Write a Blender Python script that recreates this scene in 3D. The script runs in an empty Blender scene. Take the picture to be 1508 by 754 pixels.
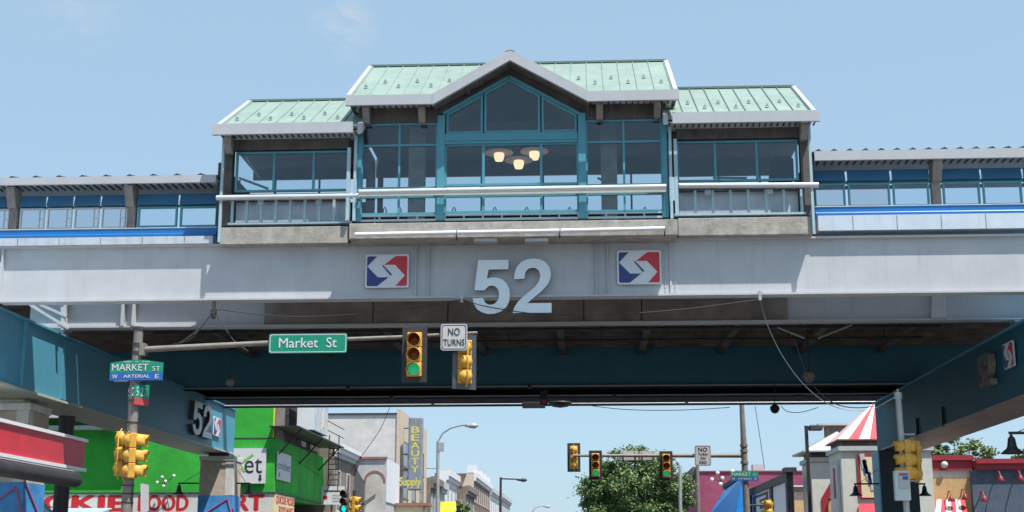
import bpy, math, random
from mathutils import Vector, Matrix
random.seed(7)
scene = bpy.context.scene
COL = scene.collection
R = math.radians
# ------------------------------------------------------------------ camera
F = 2000.0; PITCH = math.atan(451/2000.0); YAW = math.atan(111/(F/math.cos(PITCH))); HC = 1.6
cp, sp, cyw, syw = math.cos(PITCH), math.sin(PITCH), math.cos(YAW), math.sin(YAW)
cam_d = bpy.data.cameras.new('camera'); cam = bpy.data.objects.new('camera', cam_d); COL.objects.link(cam)
cam_d.sensor_width = 36; cam_d.lens = 36*F/1508; cam_d.clip_end = 4000; cam_d.clip_start = .1
cam.location = (0, 0, HC); cam.rotation_euler = (R(90)+PITCH, 0, YAW)
scene.camera = cam
def ray(x, y):
    u = (x-754)/F; v = (377-y)/F
    a, b, c = u, cp-v*sp, sp+v*cp
    return a*cyw-b*syw, a*syw+b*cyw, c
def W(x, y, Y):            # measured photo point -> world point on the plane Y
    r = ray(x, y); t = Y/r[1]; return (r[0]*t, Y, r[2]*t+HC)
def WX(x, y, X):
    r = ray(x, y); t = X/r[0]; return (X, r[1]*t, r[2]*t+HC)
def wx(x, y, Y): return W(x, y, Y)[0]
def wz(x, y, Y): return W(x, y, Y)[2]
# ------------------------------------------------------------------ materials
def mat(name, col, rough=.6, metal=0., var=.12, scale=3., streak=0., bump=.0, bscale=20, emit=None, estr=0, spec=None, dirt=None):
    m = bpy.data.materials.new(name); m.use_nodes = True
    nt = m.node_tree; N = nt.nodes; L = nt.links
    b = N['Principled BSDF']; b.inputs['Roughness'].default_value = rough; b.inputs['Metallic'].default_value = metal
    if spec is not None: b.inputs['Specular IOR Level'].default_value = spec
    tc = N.new('ShaderNodeTexCoord')
    nz = N.new('ShaderNodeTexNoise'); nz.inputs['Scale'].default_value = scale; nz.inputs['Detail'].default_value = 6; nz.inputs['Roughness'].default_value = .65
    L.new(tc.outputs['Object'], nz.inputs['Vector'])
    mr = N.new('ShaderNodeMapRange'); mr.inputs[1].default_value = .3; mr.inputs[2].default_value = .7
    mr.inputs[3].default_value = 1-var; mr.inputs[4].default_value = 1+var
    L.new(nz.outputs['Fac'], mr.inputs[0])
    hsv = N.new('ShaderNodeHueSaturation'); hsv.inputs['Color'].default_value = (*col, 1)
    L.new(mr.outputs[0], hsv.inputs['Value'])
    out = hsv.outputs[0]
    if streak > 0:
        mp = N.new('ShaderNodeMapping'); mp.inputs['Scale'].default_value = (2.2, 2.2, .18)
        L.new(tc.outputs['Object'], mp.inputs['Vector'])
        n2 = N.new('ShaderNodeTexNoise'); n2.inputs['Scale'].default_value = 2.2; n2.inputs['Detail'].default_value = 8; n2.inputs['Roughness'].default_value = .7
        L.new(mp.outputs[0], n2.inputs['Vector'])
        r2 = N.new('ShaderNodeMapRange'); r2.inputs[1].default_value = .52; r2.inputs[2].default_value = .78; r2.inputs[3].default_value = 0; r2.inputs[4].default_value = streak
        L.new(n2.outputs['Fac'], r2.inputs[0])
        mx = N.new('ShaderNodeMix'); mx.data_type = 'RGBA'; L.new(r2.outputs[0], mx.inputs[0]); L.new(out, mx.inputs[6])
        mx.inputs[7].default_value = (*(dirt or (.09, .075, .06)), 1); out = mx.outputs[2]
    L.new(out, b.inputs['Base Color'])
    if bump > 0:
        n3 = N.new('ShaderNodeTexNoise'); n3.inputs['Scale'].default_value = bscale; n3.inputs['Detail'].default_value = 5
        L.new(tc.outputs['Object'], n3.inputs['Vector'])
        bp = N.new('ShaderNodeBump'); bp.inputs['Strength'].default_value = bump; bp.inputs['Distance'].default_value = .05
        L.new(n3.outputs['Fac'], bp.inputs['Height']); L.new(bp.outputs[0], b.inputs['Normal'])
    if emit: b.inputs['Emission Color'].default_value = (*emit, 1); b.inputs['Emission Strength'].default_value = estr
    return m
def brick(name, c1, c2, mortar, bw=.22, bh=.075, rough=.85, mort=.012, var=.3, peel=0, peelc=(.5, .5, .5)):
    m = bpy.data.materials.new(name); m.use_nodes = True; nt = m.node_tree; N = nt.nodes; L = nt.links
    b = N['Principled BSDF']; b.inputs['Roughness'].default_value = rough
    tc = N.new('ShaderNodeTexCoord'); sx = N.new('ShaderNodeSeparateXYZ'); L.new(tc.outputs['Object'], sx.inputs[0])
    ad = N.new('ShaderNodeMath'); ad.operation = 'ADD'; L.new(sx.outputs[0], ad.inputs[0]); L.new(sx.outputs[1], ad.inputs[1])
    cb = N.new('ShaderNodeCombineXYZ'); L.new(ad.outputs[0], cb.inputs[0]); L.new(sx.outputs[2], cb.inputs[1])
    bt = N.new('ShaderNodeTexBrick'); L.new(cb.outputs[0], bt.inputs['Vector']); bt.inputs['Scale'].default_value = 1
    bt.inputs['Color1'].default_value = (*c1, 1); bt.inputs['Color2'].default_value = (*c2, 1); bt.inputs['Mortar'].default_value = (*mortar, 1)
    bt.inputs['Mortar Size'].default_value = mort; bt.inputs['Brick Width'].default_value = bw; bt.inputs['Row Height'].default_value = bh
    nz = N.new('ShaderNodeTexNoise'); nz.inputs['Scale'].default_value = .7; nz.inputs['Detail'].default_value = 9; nz.inputs['Roughness'].default_value = .7
    L.new(tc.outputs['Object'], nz.inputs['Vector'])
    mr = N.new('ShaderNodeMapRange'); mr.inputs[1].default_value = .3; mr.inputs[2].default_value = .7; mr.inputs[3].default_value = 1-var; mr.inputs[4].default_value = 1+var
    L.new(nz.outputs['Fac'], mr.inputs[0])
    h = N.new('ShaderNodeHueSaturation'); L.new(bt.outputs['Color'], h.inputs['Color']); L.new(mr.outputs[0], h.inputs['Value'])
    out = h.outputs[0]
    if peel:
        n2 = N.new('ShaderNodeTexNoise'); n2.inputs['Scale'].default_value = .5; n2.inputs['Detail'].default_value = 10; n2.inputs['Roughness'].default_value = .75
        mp = N.new('ShaderNodeMapping'); mp.inputs['Scale'].default_value = (1, 1, 3); L.new(tc.outputs['Object'], mp.inputs[0]); L.new(mp.outputs[0], n2.inputs['Vector'])
        r2 = N.new('ShaderNodeMapRange'); r2.inputs[1].default_value = .48; r2.inputs[2].default_value = .6; r2.inputs[4].default_value = peel; L.new(n2.outputs['Fac'], r2.inputs[0])
        mx = N.new('ShaderNodeMix'); mx.data_type = 'RGBA'; L.new(r2.outputs[0], mx.inputs[0]); L.new(out, mx.inputs[6]); mx.inputs[7].default_value = (*peelc, 1); out = mx.outputs[2]
    L.new(out, b.inputs['Base Color'])
    bp = N.new('ShaderNodeBump'); bp.inputs['Strength'].default_value = .4; bp.inputs['Distance'].default_value = .02
    L.new(bt.outputs['Fac'], bp.inputs['Height']); bp.invert = True; L.new(bp.outputs[0], b.inputs['Normal'])
    return m
def glass(name, tint=(.8, .85, .88), refl=.25, rough=.03):
    m = bpy.data.materials.new(name); m.use_nodes = True; nt = m.node_tree; N = nt.nodes; L = nt.links
    N.remove(N['Principled BSDF']); o = N['Material Output']
    t = N.new('ShaderNodeBsdfTransparent'); t.inputs[0].default_value = (*tint, 1)
    g = N.new('ShaderNodeBsdfGlossy'); g.inputs['Roughness'].default_value = rough; g.inputs[0].default_value = (.9, .95, 1, 1)
    lw = N.new('ShaderNodeFresnel'); lw.inputs['IOR'].default_value = 1.5
    mu = N.new('ShaderNodeMath'); mu.operation = 'MULTIPLY_ADD'; mu.inputs[1].default_value = .6; mu.inputs[2].default_value = refl*.1
    L.new(lw.outputs[0], mu.inputs[0])
    mx = N.new('ShaderNodeMixShader'); L.new(mu.outputs[0], mx.inputs[0]); L.new(t.outputs[0], mx.inputs[1]); L.new(g.outputs[0], mx.inputs[2]); L.new(mx.outputs[0], o.inputs[0])
    return m
M = dict(
 girder=mat('girder_paint', (.46, .475, .50), .5, var=.08, scale=1.1, streak=.34, bump=.06, bscale=2, dirt=(.27, .26, .26)),
 girder2=mat('inner_girder_paint', (.44, .455, .49), .55, var=.07, scale=.8, streak=.2),
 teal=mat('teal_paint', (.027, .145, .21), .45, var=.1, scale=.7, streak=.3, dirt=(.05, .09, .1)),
 girdblack=mat('shade_and_black_paint', (.012, .014, .018), .95, spec=.05, var=.3), capdark=mat('shaded_cap_paint', (.010, .095, .145), .6, spec=.25, var=.12, scale=.6, streak=.3, dirt=(.02, .05, .07)), navy=mat('column_shade_blue', (.014, .035, .06), .5, var=.12, streak=.2, dirt=(.02, .03, .04)),  # under-deck shade held in these three; the first is also plain cabinet black
 cap=mat('cap_beam_paint', (.075, .29, .41), .5, var=.08, scale=.6, streak=.25, dirt=(.1, .16, .18)),
 capred=mat('cap_red_reflection', (.25, .16, .12), .5, var=.35, scale=1.2, streak=.6, dirt=(.3, .08, .05)), capunder=mat('cap_ground_light', (.44, .46, .38), .55, var=.15, streak=.3),  # reflected light is mixed into both underside colours
 frame=mat('teal_frame_paint', (.07, .27, .34), .4, var=.08, scale=4),
 framelt=mat('pale_teal_channel', (.33, .46, .52), .45, var=.1, scale=4),
 white=mat('white_fascia', (.42, .435, .46), .45, var=.05, scale=1.5, streak=.22, dirt=(.3, .3, .3)),
 rail=mat('pale_rail_metal', (.55, .57, .57), .35, metal=.2, var=.08),
 roof=mat('green_metal_roof', (.225, .305, .265), .5, var=.14, scale=1.3, streak=.45, dirt=(.13, .19, .16)),
 roofseam=mat('dark_seam', (.10, .17, .15), .6, var=.1),
 brown=mat('brown_steel', (.09, .08, .078), .75, var=.35, scale=3, streak=.5, dirt=(.2, .18, .16)),
 brownlt=mat('brown_bracket', (.22, .2, .185), .7, var=.3),
 soffit=mat('soffit_board', (.42, .44, .46), .7, var=.1),
 concrete=mat('weathered_concrete', (.34, .32, .29), .9, var=.28, scale=3.5, streak=.35, bump=.2, bscale=12),
 column=mat('column_concrete', (.48, .40, .32), .9, var=.2, scale=2, streak=.35, bump=.2, bscale=12, dirt=(.2, .15, .11)),
 columnw=mat('column_white_paint', (.62, .62, .58), .8, var=.12, streak=.4),
 mural=mat('mural_blue', (.06, .27, .60), .6, var=.3, scale=2),
 muralpink=mat('mural_line', (.45, .12, .25), .6),
 deck=mat('deck_soffit_rust', (.15, .132, .12), .9, var=.5, scale=1.2, streak=.45, dirt=(.2, .1, .06), bump=.2, bscale=6),
 deckg=mat('deck_floor', (.20, .185, .17), .9, var=.35, scale=1.2, streak=.3),
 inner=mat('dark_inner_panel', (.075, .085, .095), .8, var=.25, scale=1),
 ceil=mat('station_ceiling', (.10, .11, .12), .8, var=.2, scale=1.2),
 bluep=mat('blue_panel', (.03, .13, .25), .4, var=.08, streak=.1),
 blueb=mat('bright_blue_band', (.012, .15, .42), .35, var=.05),
 ledge=mat('pale_blue_ledge', (.50, .58, .66), .6, var=.08, scale=2, streak=.35, dirt=(.3, .35, .4)),
 sideledge=mat('grey_ledge', (.45, .5, .56), .6, var=.1, streak=.4),
 glass=glass('station_glass', (.82, .87, .89)), clear=glass('clear_glass', (.86, .91, .94)), mesh=glass('frosted_glass', (.82, .84, .86), .3, .3),
 black=mat('black_paint', (.02, .02, .022), .5, var=.2), dark=mat('dark_metal', (.045, .045, .05), .6, metal=.2, var=.3, streak=.3),
 pole=mat('weathered_pole', (.22, .20, .175), .6, metal=.2, var=.2, scale=5, streak=.35), polelt=mat('galvanised', (.42, .43, .43), .45, metal=.4, var=.12),
 yellow=mat('signal_yellow', (.66, .36, .05), .5, var=.14, scale=7, streak=.5, dirt=(.3, .17, .05)),
 backp=mat('backplate', (.03, .028, .03), .6, var=.3),
 backside=mat('backplate_metal', (.10, .10, .11), .35, metal=.6, var=.2),
 lensred=mat('red_lens_off', (.10, .012, .008), .2), lensamb=mat('amber_lens_off', (.14, .035, .006), .2),
 lensgrn=mat('green_lens_lit', (.02, .4, .2), .25, emit=(.02, .6, .26), estr=.3),
 sgreen=mat('sign_green', (.0, .24, .145), .5, var=.08, scale=6), sblue=mat('sign_blue', (.012, .11, .38), .5, var=.1), swhite=mat('sign_white', (.62, .62, .64), .5, var=.07, scale=5),
 sred=mat('sign_red', (.45, .06, .06), .5, var=.15), sgrey=mat('sign_grey', (.48, .47, .48), .55, var=.07, scale=6), stext=mat('sign_black', (.025, .025, .03), .5),
 num=mat('number_blue_white', (.74, .82, .87), .4, var=.04), numside=mat('number_side', (.1, .1, .11), .6),
 logoblue=mat('emblem_blue', (.03, .045, .21), .45, var=.1), logored=mat('emblem_red', (.55, .03, .05), .45, var=.1), logowhite=mat('emblem_white', (.66, .70, .74), .45, var=.05),
 green=mat('bright_green_wall', (.025, .36, .03), .75, var=.2, scale=.7, streak=.6, dirt=(.03, .2, .03), bump=.25, bscale=3),
 gtext=mat('lime_letter', (.22, .55, .08), .5),
 band=mat('sign_band_white', (.60, .58, .56), .6, var=.1, scale=1.5, streak=.2), redtext=mat('red_letter', (.50, .015, .02), .5), cream=mat('cream_sign', (.70, .58, .36), .6),
 brickred=brick('red_brick', (.22, .09, .065), (.16, .065, .05), (.22, .19, .17)), brickbrown=brick('brown_brick', (.22, .16, .12), (.15, .11, .085), (.24, .21, .19)),
 brickwhite=brick('painted_brick', (.66, .63, .59), (.60, .58, .55), (.52, .51, .5), peel=.75, peelc=(.50, .505, .53), var=.16),
 maroon=brick('maroon_brick', (.33, .06, .13), (.28, .055, .115), (.23, .05, .1), peel=.3, peelc=(.33, .12, .18), var=.15),
 stone=mat('brown_stone', (.2, .165, .14), .85, var=.3, scale=2, streak=.4), beige=mat('beige_render', (.55, .46, .37), .8, var=.1, streak=.3, dirt=(.25, .2, .16)),
 beautysign=mat('sign_panel_slate', (.22, .24, .29), .5, var=.2, scale=1.5, streak=.2, dirt=(.12, .12, .2)), ytext=mat('yellow_letter', (.58, .53, .13), .5),
 beautyfaint=mat('faded_letter', (.33, .32, .22), .5), yawn=mat('yellow_awning', (.75, .62, .04), .6), winglass=mat('window_dark', (.04, .05, .06), .1, var=.4, scale=1, spec=.8), winframe=mat('window_trim', (.5, .5, .48), .6),
 greywall=mat('grey_render', (.45, .46, .49), .8, var=.15, streak=.45, dirt=(.2, .16, .14)), bulk=mat('bulkhead_panel', (.50, .56, .62), .6, var=.15, streak=.3, dirt=(.25, .28, .3)), corr=mat('dark_corrugated', (.09, .10, .105), .6, var=.2, streak=.4), whitewall=mat('white_render', (.68, .69, .72), .7, var=.06, streak=.15),
 coping=mat('rust_coping', (.3, .13, .09), .7, var=.2), tan=mat('tan_render', (.50, .33, .16), .8, var=.1, streak=.2), parapet=mat('maroon_parapet', (.30, .025, .04), .5, var=.1), slate=mat('slate_blue_wall', (.07, .10, .15), .7, var=.2, streak=.3),
 awnred=mat('awning_red', (.52, .02, .045), .6, var=.06), awnwhite=mat('awning_white', (.78, .76, .74), .6, var=.04), awnblue=mat('awning_blue', (.02, .28, .78), .35, var=.15),
 turret=mat('turret_render', (.55, .55, .50), .75, var=.07, streak=.2), turretg=mat('turret_panel', (.42, .44, .42), .6, var=.1), metalroof=mat('grey_metal_roof', (.42, .43, .44), .5, var=.08),
 leaf=mat('leaf', (.105, .175, .055), .6, var=.35, scale=.55), leaf2=mat('leaf_light', (.155, .225, .085), .6, var=.3, scale=.8), bark=mat('bark', (.10, .075, .055), .9, var=.3, scale=6),
 asphalt=mat('asphalt', (.05, .05, .052), .9, var=.25, scale=6, bump=.2, bscale=60), pave=mat('pavement_concrete', (.26, .25, .235), .9, var=.15, scale=1.2), kerbm=mat('kerb_stone', (.38, .37, .35), .85, var=.15), paint=mat('road_paint', (.72, .72, .70), .7, var=.15, scale=8), groundm=mat('ground_dust', (.13, .125, .115), .95, var=.25, scale=.3),
 canred=mat('canopy_red', (.56, .03, .05), .4, var=.16, scale=1.3), pinkglobe=mat('globe_white', (.78, .7, .7), .4), lampglow=mat('lamp_glow', (.8, .6, .4), .5, emit=(1, .72, .42), estr=1.05), lampsh=mat('lamp_disc', (.5, .4, .33), .5, var=.1, emit=(.5, .33, .22), estr=.16),
 tubew=mat('tube_white', (.75, .76, .78), .35, var=.04), redlamp=mat('red_gooseneck', (.25, .03, .04), .5), cable=mat('cable_black', (.03, .03, .035), .6), cablelt=mat('cable_grey', (.35, .36, .38), .6), boxw=mat('cabinet_pale', (.55, .62, .62), .5, var=.06),
 silver=mat('silver_sheet', (.55, .56, .6), .35, metal=.3, var=.3, scale=2.5), teallamp=mat('lens_teal', (.0, .35, .3), .3, emit=(.0, .7, .6), estr=1.0),
)
# ------------------------------------------------------------------ mesh builder
class MB:
    def __init__(s): s.v = []; s.f = []; s.m = []; s.sm = []
    def add(s, vs, fs, mi=0, smooth=False):
        b = len(s.v); s.v += [tuple(v) for v in vs]
        for f in fs: s.f.append([b+i for i in f]); s.m.append(mi); s.sm.append(smooth)
        return s
    def box(s, x0, x1, y0, y1, z0, z1, mi=0):
        if x0 > x1: x0, x1 = x1, x0
        if y0 > y1: y0, y1 = y1, y0
        if z0 > z1: z0, z1 = z1, z0
        return s.add([(x0,y0,z0),(x1,y0,z0),(x1,y1,z0),(x0,y1,z0),(x0,y0,z1),(x1,y0,z1),(x1,y1,z1),(x0,y1,z1)],
              [(0,3,2,1),(4,5,6,7),(0,1,5,4),(1,2,6,5),(2,3,7,6),(3,0,4,7)], mi)
    def hexa(s, q, d, mi=0):     # quad extruded by vector d
        q = [Vector(p) for p in q]; n = len(q); d = Vector(d)
        vs = q+[p+d for p in q]
        fs = [tuple(range(n))[::-1], tuple(range(n, 2*n))]+[(i, (i+1) % n, n+(i+1) % n, n+i) for i in range(n)]
        return s.add(vs, fs, mi)
    def bar(s, a, b, w, h=None, mi=0, up=(0, 0, 1)):
        a, b = Vector(a), Vector(b); h = h or w; d = (b-a).normalized(); u = Vector(up)
        if abs(d.dot(u)) > .98: u = Vector((0, 1, 0))
        x = d.cross(u).normalized()*w/2; z = x.cross(d).normalized()*h/2
        vs = [a-x-z, a+x-z, a+x+z, a-x+z, b-x-z, b+x-z, b+x+z, b-x+z]
        return s.add(vs, [(0,3,2,1),(4,5,6,7),(0,1,5,4),(1,2,6,5),(2,3,7,6),(3,0,4,7)], mi)
    def tube(s, pts, r, n=10, mi=0, caps=True):
        pts = [Vector(p) for p in pts]; rs = r if isinstance(r, (list, tuple)) else [r]*len(pts)
        rings = []; prev = None
        for i, p in enumerate(pts):
            d = (pts[min(i+1, len(pts)-1)]-pts[max(i-1, 0)]).normalized()
            if prev is None:
                u = Vector((0, 0, 1)) if abs(d.z) < .9 else Vector((1, 0, 0)); x = d.cross(u).normalized()
            else: x = (prev-d*prev.dot(d)).normalized()
            prev = x; y = d.cross(x)
            rings.append([p+(x*math.cos(2*math.pi*k/n)+y*math.sin(2*math.pi*k/n))*rs[i] for k in range(n)])
        vs = [v for r_ in rings for v in r_]; fs = []
        for i in range(len(pts)-1):
            for k in range(n): fs.append((i*n+k, i*n+(k+1) % n, (i+1)*n+(k+1) % n, (i+1)*n+k))
        s.add(vs, fs, mi, True)
        if caps: s.add(rings[0], [tuple(range(n))[::-1]], mi); s.add(rings[-1], [tuple(range(n))], mi)
        return s
    def lathe(s, prof, c, axis='Z', n=16, mi=0):   # prof: (r, t)
        vs = []; c = Vector(c)
        for r, t in prof:
            for k in range(n):
                a = 2*math.pi*k/n; ca, sa = r*math.cos(a), r*math.sin(a)
                vs.append(c+(Vector((ca, sa, t)) if axis == 'Z' else Vector((ca, t, sa)) if axis == 'Y' else Vector((t, ca, sa))))
        fs = [(i*n+k, i*n+(k+1) % n, (i+1)*n+(k+1) % n, (i+1)*n+k) for i in range(len(prof)-1) for k in range(n)]
        return s.add(vs, fs, mi, True)
    def build(s, name, mats, parent=None, bevel=0):
        if not isinstance(mats, (list, tuple)): mats = [mats]
        off = Vector((0, 0, 0))
        if parent is not None:
            p = parent
            while p is not None: off += Vector(p.location); p = p.parent
        else:
            n = len(s.v); off = Vector(((min(v[0] for v in s.v)+max(v[0] for v in s.v))/2, (min(v[1] for v in s.v)+max(v[1] for v in s.v))/2, min(v[2] for v in s.v)))
        me = bpy.data.meshes.new(name); me.from_pydata([Vector(v)-off for v in s.v], [], s.f)
        for m in mats: me.materials.append(m)
        for i, p in enumerate(me.polygons): p.material_index = s.m[i]; p.use_smooth = s.sm[i]
        me.update()
        import bmesh
        bm = bmesh.new(); bm.from_mesh(me); bmesh.ops.recalc_face_normals(bm, faces=bm.faces); bm.to_mesh(me); bm.free()
        o = bpy.data.objects.new(name, me); COL.objects.link(o)
        if parent is not None: o.parent = parent
        else: o.location = off
        if bevel:
            bv = o.modifiers.new('bevel', 'BEVEL'); bv.width = bevel; bv.segments = 2; bv.limit_method = 'ANGLE'
        return o
def tag(o, label, cat, group=None):
    o['label'] = label; o['category'] = cat
    if group: o['group'] = group
    return o
def thing(name, loc, label, cat, group=None):
    o = bpy.data.objects.new(name, None); COL.objects.link(o); o.location = loc; o.empty_display_size = .2
    return tag(o, label, cat, group)
def struct(name, mb, m, bevel=0):
    o = mb.build(name, m, None, bevel); o['kind'] = 'structure'; return o
def box(name, m, parent, *a, bevel=0): return MB().box(*a).build(name, m, parent, bevel)
def copy_tree(root, loc, rz, label, group=None):
    kids = {}
    for o in COL.objects:
        if o.parent is not None: kids.setdefault(o.parent.name, []).append(o)
    def cp_(o, par):
        c = o.copy(); COL.objects.link(c)
        if par is not None: c.parent = par
        for k in kids.get(o.name, []): cp_(k, c)
        return c
    r = cp_(root, None); r.location = loc; r.rotation_euler = (0, 0, rz); r['label'] = label
    if group: r['group'] = group
    return r
def text(name, body, m, parent, x0, x1, z0, z1, y, bold=.0, depth=.004, face='-Y', plane=None, shear=0, keep=False):
    """lettering fitted into a rectangle; face '-Y' reads from the camera side; 'X+' / 'X-' on side walls (x0,x1 are then Y values)"""
    cu = bpy.data.curves.new('tmp_text', 'FONT'); cu.body = body; cu.extrude = 0; cu.shear = shear; cu.align_x = 'CENTER'; cu.resolution_u = 4
    o = bpy.data.objects.new('tmp_text', cu); COL.objects.link(o)
    bpy.context.view_layer.update()
    dg = bpy.context.evaluated_depsgraph_get(); me = bpy.data.meshes.new_from_object(o.evaluated_get(dg)); 
    bpy.data.objects.remove(o); bpy.data.curves.remove(cu)
    xs = [v.co.x for v in me.vertices]; ys = [v.co.y for v in me.vertices]
    ax, bx_, ay, by = min(xs), max(xs), min(ys), max(ys)
    sx = abs(x1-x0)/(bx_-ax); sz = (z1-z0)/(by-ay)
    mbv = []; nv = len(me.vertices); offs = [(0, 0, 0)] if bold <= 0 else [(0, 0, 0), (-bold, 0, .0012), (bold, 0, .0024), (0, bold*.6, .0036), (0, -bold*.6, .0048)]
    for v, (ox, oy, od) in [(v, o_) for o_ in offs for v in me.vertices]:
        u = (v.co.x-ax+ox)*sx; w = z0+(v.co.y-ay+oy)*sz; d = od
        if face == '-Y': mbv.append((min(x0, x1)+u, y-d, w))
        elif face == 'X+': mbv.append((y+d, min(x0, x1)+u, w))
        else: mbv.append((y-d, max(x0, x1)-u, w))
    b = MB(); b.v = mbv; b.f = [[i+k_*nv for i in p.vertices] for k_ in range(len(offs)) for p in me.polygons]; b.m = [0]*len(b.f); b.sm = [False]*len(b.f)
    bpy.data.meshes.remove(me)
    o = b.build(name, m, parent)
    return o
# ------------------------------------------------------------------ world & sun
sun_dir = Vector((.35, -.32, 1)).normalized()
w = bpy.data.worlds.new('World'); scene.world = w; w.use_nodes = True
nt = w.node_tree; N = nt.nodes; L = nt.links; bg = N['Background']
sky = N.new('ShaderNodeTexSky'); sky.sky_type = 'NISHITA'; sky.sun_disc = False
sky.sun_elevation = math.asin(sun_dir.z); sky.sun_rotation = math.atan2(sun_dir.x, sun_dir.y)
sky.air_density = 1.0; sky.dust_density = .8; sky.ozone_density = 1.6; sky.altitude = 20
tc = N.new('ShaderNodeTexCoord')
dv = Vector(ray(505, 40)).normalized()
def cloud_patch(px, py, size, seed):
    d = Vector(ray(px, py)).normalized()
    sub = N.new('ShaderNodeVectorMath'); sub.operation = 'DISTANCE'; L.new(tc.outputs['Generated'], sub.inputs[0]); sub.inputs[1].default_value = d
    mr = N.new('ShaderNodeMapRange'); mr.interpolation_type = 'SMOOTHSTEP'; mr.inputs[1].default_value = size; mr.inputs[2].default_value = 0; mr.inputs[3].default_value = 0; mr.inputs[4].default_value = 1
    L.new(sub.outputs['Value'], mr.inputs[0])
    nz = N.new('ShaderNodeTexNoise'); nz.inputs['Scale'].default_value = 42; nz.inputs['Detail'].default_value = 10; nz.inputs['Roughness'].default_value = .62; nz.inputs['Distortion'].default_value = .6; nz.noise_dimensions = '4D'; nz.inputs['W'].default_value = seed
    mp = N.new('ShaderNodeMapping'); mp.inputs['Scale'].default_value = (1, 1, 1.6); L.new(tc.outputs['Generated'], mp.inputs[0]); L.new(mp.outputs[0], nz.inputs['Vector'])
    r2 = N.new('ShaderNodeMapRange'); r2.inputs[1].default_value = .42; r2.inputs[2].default_value = .85; L.new(nz.outputs['Fac'], r2.inputs[0])
    mu = N.new('ShaderNodeMath'); mu.operation = 'MULTIPLY'; L.new(mr.outputs[0], mu.inputs[0]); L.new(r2.outputs[0], mu.inputs[1]); return mu
c1 = cloud_patch(505, 40, .032, 2.7); c2 = cloud_patch(110, 0, .05, 4.1)
m2 = N.new('ShaderNodeMath'); m2.operation = 'MULTIPLY'; L.new(c2.outputs[0], m2.inputs[0]); m2.inputs[1].default_value = .5
sm = N.new('ShaderNodeMath'); sm.operation = 'ADD'; sm.use_clamp = True; L.new(c1.outputs[0], sm.inputs[0]); L.new(m2.outputs[0], sm.inputs[1])
mx = N.new('ShaderNodeMix'); mx.data_type = 'RGBA'; L.new(sm.outputs[0], mx.inputs[0]); mk0 = N.new('ShaderNodeMix'); mk0.data_type = 'RGBA'; mk0.inputs[0].default_value = .72; L.new(sky.outputs[0], mk0.inputs[6]); mk0.inputs[7].default_value = (2.6, 3.85, 4.95, 1); L.new(mk0.outputs[2], mx.inputs[6]); mx.inputs[7].default_value = (4.2, 4.3, 4.5, 1)
L.new(mx.outputs[2], bg.inputs[0]); bg.inputs[1].default_value = .118
sd = bpy.data.lights.new('sun', 'SUN'); sd.energy = 5.0; sd.angle = R(.53); sd.color = (1, .955, .89)
so = bpy.data.objects.new('sun', sd); COL.objects.link(so); so.rotation_euler = sun_dir.to_track_quat('Z', 'Y').to_euler(); so.location = (20, -20, 60)
vs_ = scene.view_settings; vs_.view_transform = 'Standard'; vs_.look = 'None'; vs_.exposure = 0.55; vs_.gamma = 1; vs_.use_curve_mapping = False
scene.cycles.use_denoising = True
scene.cycles.max_bounces = 8; scene.cycles.transparent_max_bounces = 16
# ================================================================== SETTING
SXL, SXR = -10.6, 6.9           # kerbs of the street running away
g = MB(); g.box(-1500, 1500, -300, 2500, -.3, -.02); struct('ground', g, M['groundm'])
rd = MB(); rd.box(SXL, SXR, -60, 40, -.015, .0).box(SXL, SXR, 58, 420, -.015, 0.0).box(-120, 120, 40, 58, -.015, .001); struct('road', rd, M['asphalt'])
for (x0, x1, y0, y1) in ((SXL-5, SXL-.15, -60, 39.8), (SXR+.15, SXR+5, -60, 39.8), (-26, SXL-.15, 58.2, 420), (SXR+.15, 30, 58.2, 420)):
    struct('pavement', MB().box(x0, x1, y0, y1, -.01, .13), M['pave'])
for (x0, x1, y0, y1) in ((SXL-.15, SXL, -60, 39.8), (SXR, SXR+.15, -60, 39.8), (SXL-.15, SXL, 58.2, 420), (SXR, SXR+.15, 58.2, 420)):
    struct('kerb', MB().box(x0, x1, y0, y1, -.01, .14), M['kerbm'])
mk = MB()
for y in range(64, 300, 9): mk.box(-1.9, -1.78, y, y+3, .004, .008)
for y in range(-40, 36, 9): mk.box(-1.9, -1.78, y, y+3, .004, .008)
for i in range(12): mk.box(SXL+.5+i*1.45, SXL+1.1+i*1.45, 59, 62, .004, .008).box(SXL+.5+i*1.45, SXL+1.1+i*1.45, 36, 39, .004, .008)
struct('road_marking', mk, M['paint'])
# ================================================================== ELEVATED STRUCTURE
def plate_girder(name, label, X0, X1, Y, z0, z1, m, stiff, tw=.5, grp=None):
    t = thing(name, ((X0+X1)/2, Y, z0), label, 'girder', grp)
    box('web', m, t, X0, X1, Y, Y+.04, z0+.05, z1-.05)
    box('bottom_flange', m, t, X0, X1, Y-tw*.3, Y+tw*.7, z0, z0+.05)
    box('top_flange', m, t, X0, X1, Y-tw*.3, Y+tw*.7, z1-.05, z1)
    for x in stiff: box('stiffener', m, t, x-.012, x+.012, Y-.11, Y-.002, z0+.05, z1-.05)
    return t
Yg = 35.4
g1 = plate_girder('plate_girder', 'long pale grey steel girder carrying the big 52 over the street', -15.78, 24, Yg, 8.45, 10.0, M['girder'], [wx(613, 400, Yg), wx(632, 400, Yg), wx(878, 400, Yg), wx(895, 400, Yg)], .45)
box('splice_joint', M['girder'], g1, wx(986, 400, Yg), wx(989, 400, Yg), Yg-.03, Yg-.002, 8.5, 9.95)
box('end_plate', M['girder'], g1, -15.83, -15.782, Yg-.13, Yg+.3, 8.45, 10.0)
bm_ = MB()
for i in range(110):
    x = wx(1190, 432, Yg)+i*.06
    bm_.box(x, x+.012, Yg-.135, Yg-.10, 8.505, 8.53+.02*random.random())
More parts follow.
